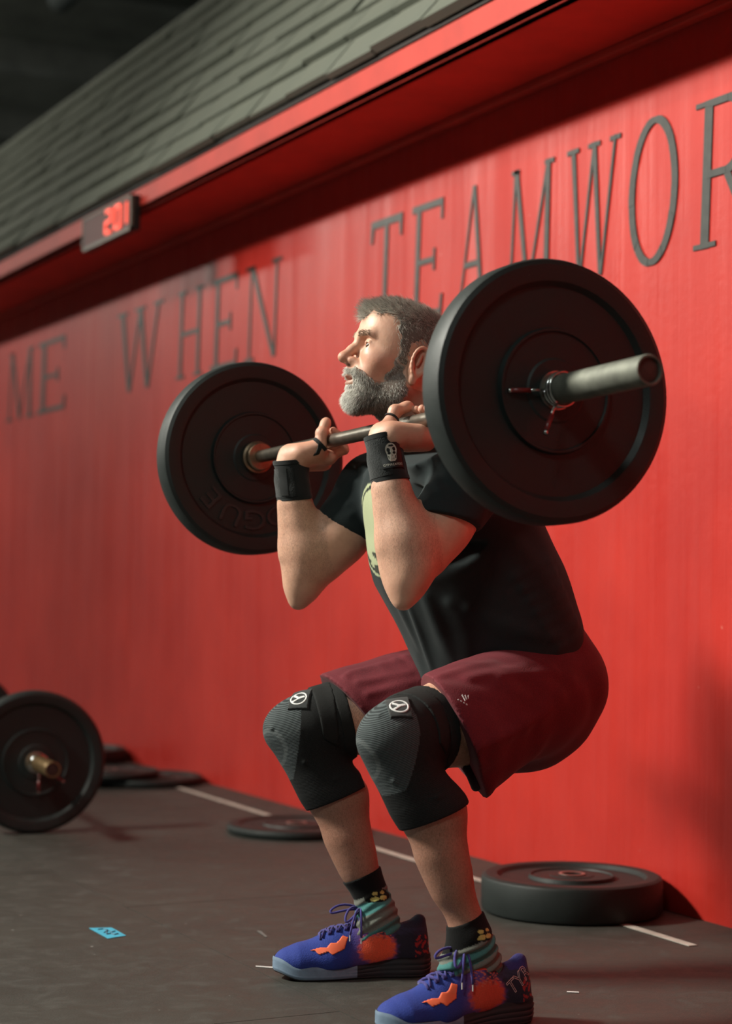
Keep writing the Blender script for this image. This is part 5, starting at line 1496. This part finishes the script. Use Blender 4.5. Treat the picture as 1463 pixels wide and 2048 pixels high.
    dk = (1-sstep(a+.01*nz, .075, .092))[:, None]*(1-mm); col = col*(1-dk)+np.array([.016, .016, .030])*dk
    dk2 = (sstep(c+.008*nz, .082, .094)*(1-sstep(a, .115, .125)))[:, None]; col = col*(1-dk2)+np.array([.028, .028, .060])*dk2
    fl_ = (nz2 > .35) & (a < .150) & (c > .080) & (a > .085); col[fl_] = (.55, .14, .10)
    fl2 = (nz > .3) & (a < .040) & (c < .085); col[fl2] = (.35, .030, .030)
    tng = (c > .106) & (a > .10); col[tng] = (.70, .08, .04)
    hb_ = (c > .100) & (a < .06); col[hb_] = (.030, .028, .15) if s == 'n' else (.02, .02, .04)
    color_attr(o, col)
    # collar lining
    uo = o
    # orange lace guard: a jagged strip along the lace line on both sides
    GZ = [(.232, .048), (.224, .040), (.205, .046), (.196, .040), (.184, .045), (.170, .050), (.166, .060), (.160, .072), (.172, .076), (.180, .068), (.188, .062), (.198, .063), (.206, .055), (.220, .054), (.246, .047)]
    def gkeep(X, Y, Z):
        aa = kA(X, Y, Z); aa, zz = np.broadcast_arrays(aa, Z+0*X+0*Y); bb_ = ((X-hl0.x)*B_.x+(Y-hl0.y)*B_.y)*cs; bb_ = np.broadcast_to(bb_, aa.shape)
        return np.where(in_poly(aa, zz, [(x+.018, z+.013) for x, z in GZ]) & (bb_ > .004), -.01, .01)
    surf_patch('lace_guard', U, .0016, lo_, hi_, .0017, gkeep, ORG, e)
    # tongue and laces 
    def top_at(a, b): 
        q = cast(U, A3(sp(a, b, .16)), (0, 0, -1)); return Vector(q)
    rows = [.232, .214, .197, .180, .164, .150]; lw = MB()
    for i, ra_ in enumerate(rows):
        wv = .022-.0012*i
        p = [top_at(ra_+(.004*t), b_*wv)+Vector((0, 0, .0025)) for t, b_ in ((0, -1), (.3, -.5), (.5, 0), (.7, .5), (1, 1))]
        MB().tube(p, .0028, 8, flat=.7).build('lace', LACE, e, smooth=True)
        if i < len(rows)-1:
            for sg_ in (1, -1):
                p = [top_at(ra_+(rows[i+1]-ra_)*t, sg_*wv*(1-2*t))+Vector((0, 0, .0045)) for t in (0, .25, .5, .75, 1)]
                MB().tube(p, .0026, 8, flat=.7).build('lace', LACE, e, smooth=True)
    kn = top_at(.150, 0)+Vector((0, 0, .007))
    def loop(da, db, dc, drop, nn=18):
        pts = []
        for i in range(nn+1):
            t = i/nn*2*math.pi
            r1 = (1-math.cos(t))/2; s1 = math.sin(t)
            p = kn+A_*(da*r1*LN_/.33*1.0)+B_*(cs*(db*r1))+C_*(dc*r1-drop*r1*r1)+(A_*.55+B_*(-.2*cs)+C_*.4)*(.012*s1)
            pts.append(p)
        return pts
    MB().tube(loop(.035, .036, .010, .030), .0026, 8).build('lace_bow', LACE, e, smooth=True)
    MB().tube(loop(.062, .006, .022, .028), .0026, 8).build('lace_bow', LACE, e, smooth=True)
    for (da, db, dz_) in ((.028, .046, -.046), (.004, .044, -.052)):
        pts = [kn+A_*(da*t)+B_*(cs*(db*(t**.7)))+C_*(dz_*t*t+.006*math.sin(t*3.1)) for t in np.linspace(0, 1, 10)]
        MB().tube(pts, .0024, 8).build('lace_end', LACE, e, smooth=True)
        MB().tube([pts[-1], pts[-1]+Vector((0, 0, -.012))], .0016, 6).build('lace_tip', CHALK, e)
    MB().tube([kn-A_*.006, kn+A_*.006], .006, 10).build('lace_knot', LACE, e, smooth=True)
    if s == 'n':
        # outlined letters at the heel, outer side
        c_ = bpy.data.curves.new('t', 'FONT'); c_.body = 'TYR'; c_.size = .034; c_.align_x = 'CENTER'; c_.align_y = 'CENTER'; c_.fill_mode = 'NONE'; c_.bevel_depth = .0005; c_.bevel_resolution = 0; c_.resolution_u = 2
        to = bpy.data.objects.new('t', c_); COL.objects.link(to); bpy.context.view_layer.update(); dg = bpy.context.evaluated_depsgraph_get()
        me = bpy.data.meshes.new_from_object(to.evaluated_get(dg)); mb = MB(); vs = []
        rot_ = R(30)
        for v in me.vertices:
            x = v.co.x*math.cos(rot_)-v.co.y*math.sin(rot_); y = v.co.x*math.sin(rot_)+v.co.y*math.cos(rot_)
            aa = .044-x*.95; cc = .082+y
            q = cast(U, A3(sp(aa, .075, cc)), -A3(B_)*cs, tmax=.11); vs.append(Vector(q)+B_*(cs*(.0006+v.co.z)))
        mb.add(vs, [tuple(f.vertices) for f in me.polygons]); mb.build('heel_lettering', WLINE, e)
        bpy.data.objects.remove(to); bpy.data.curves.remove(c_)
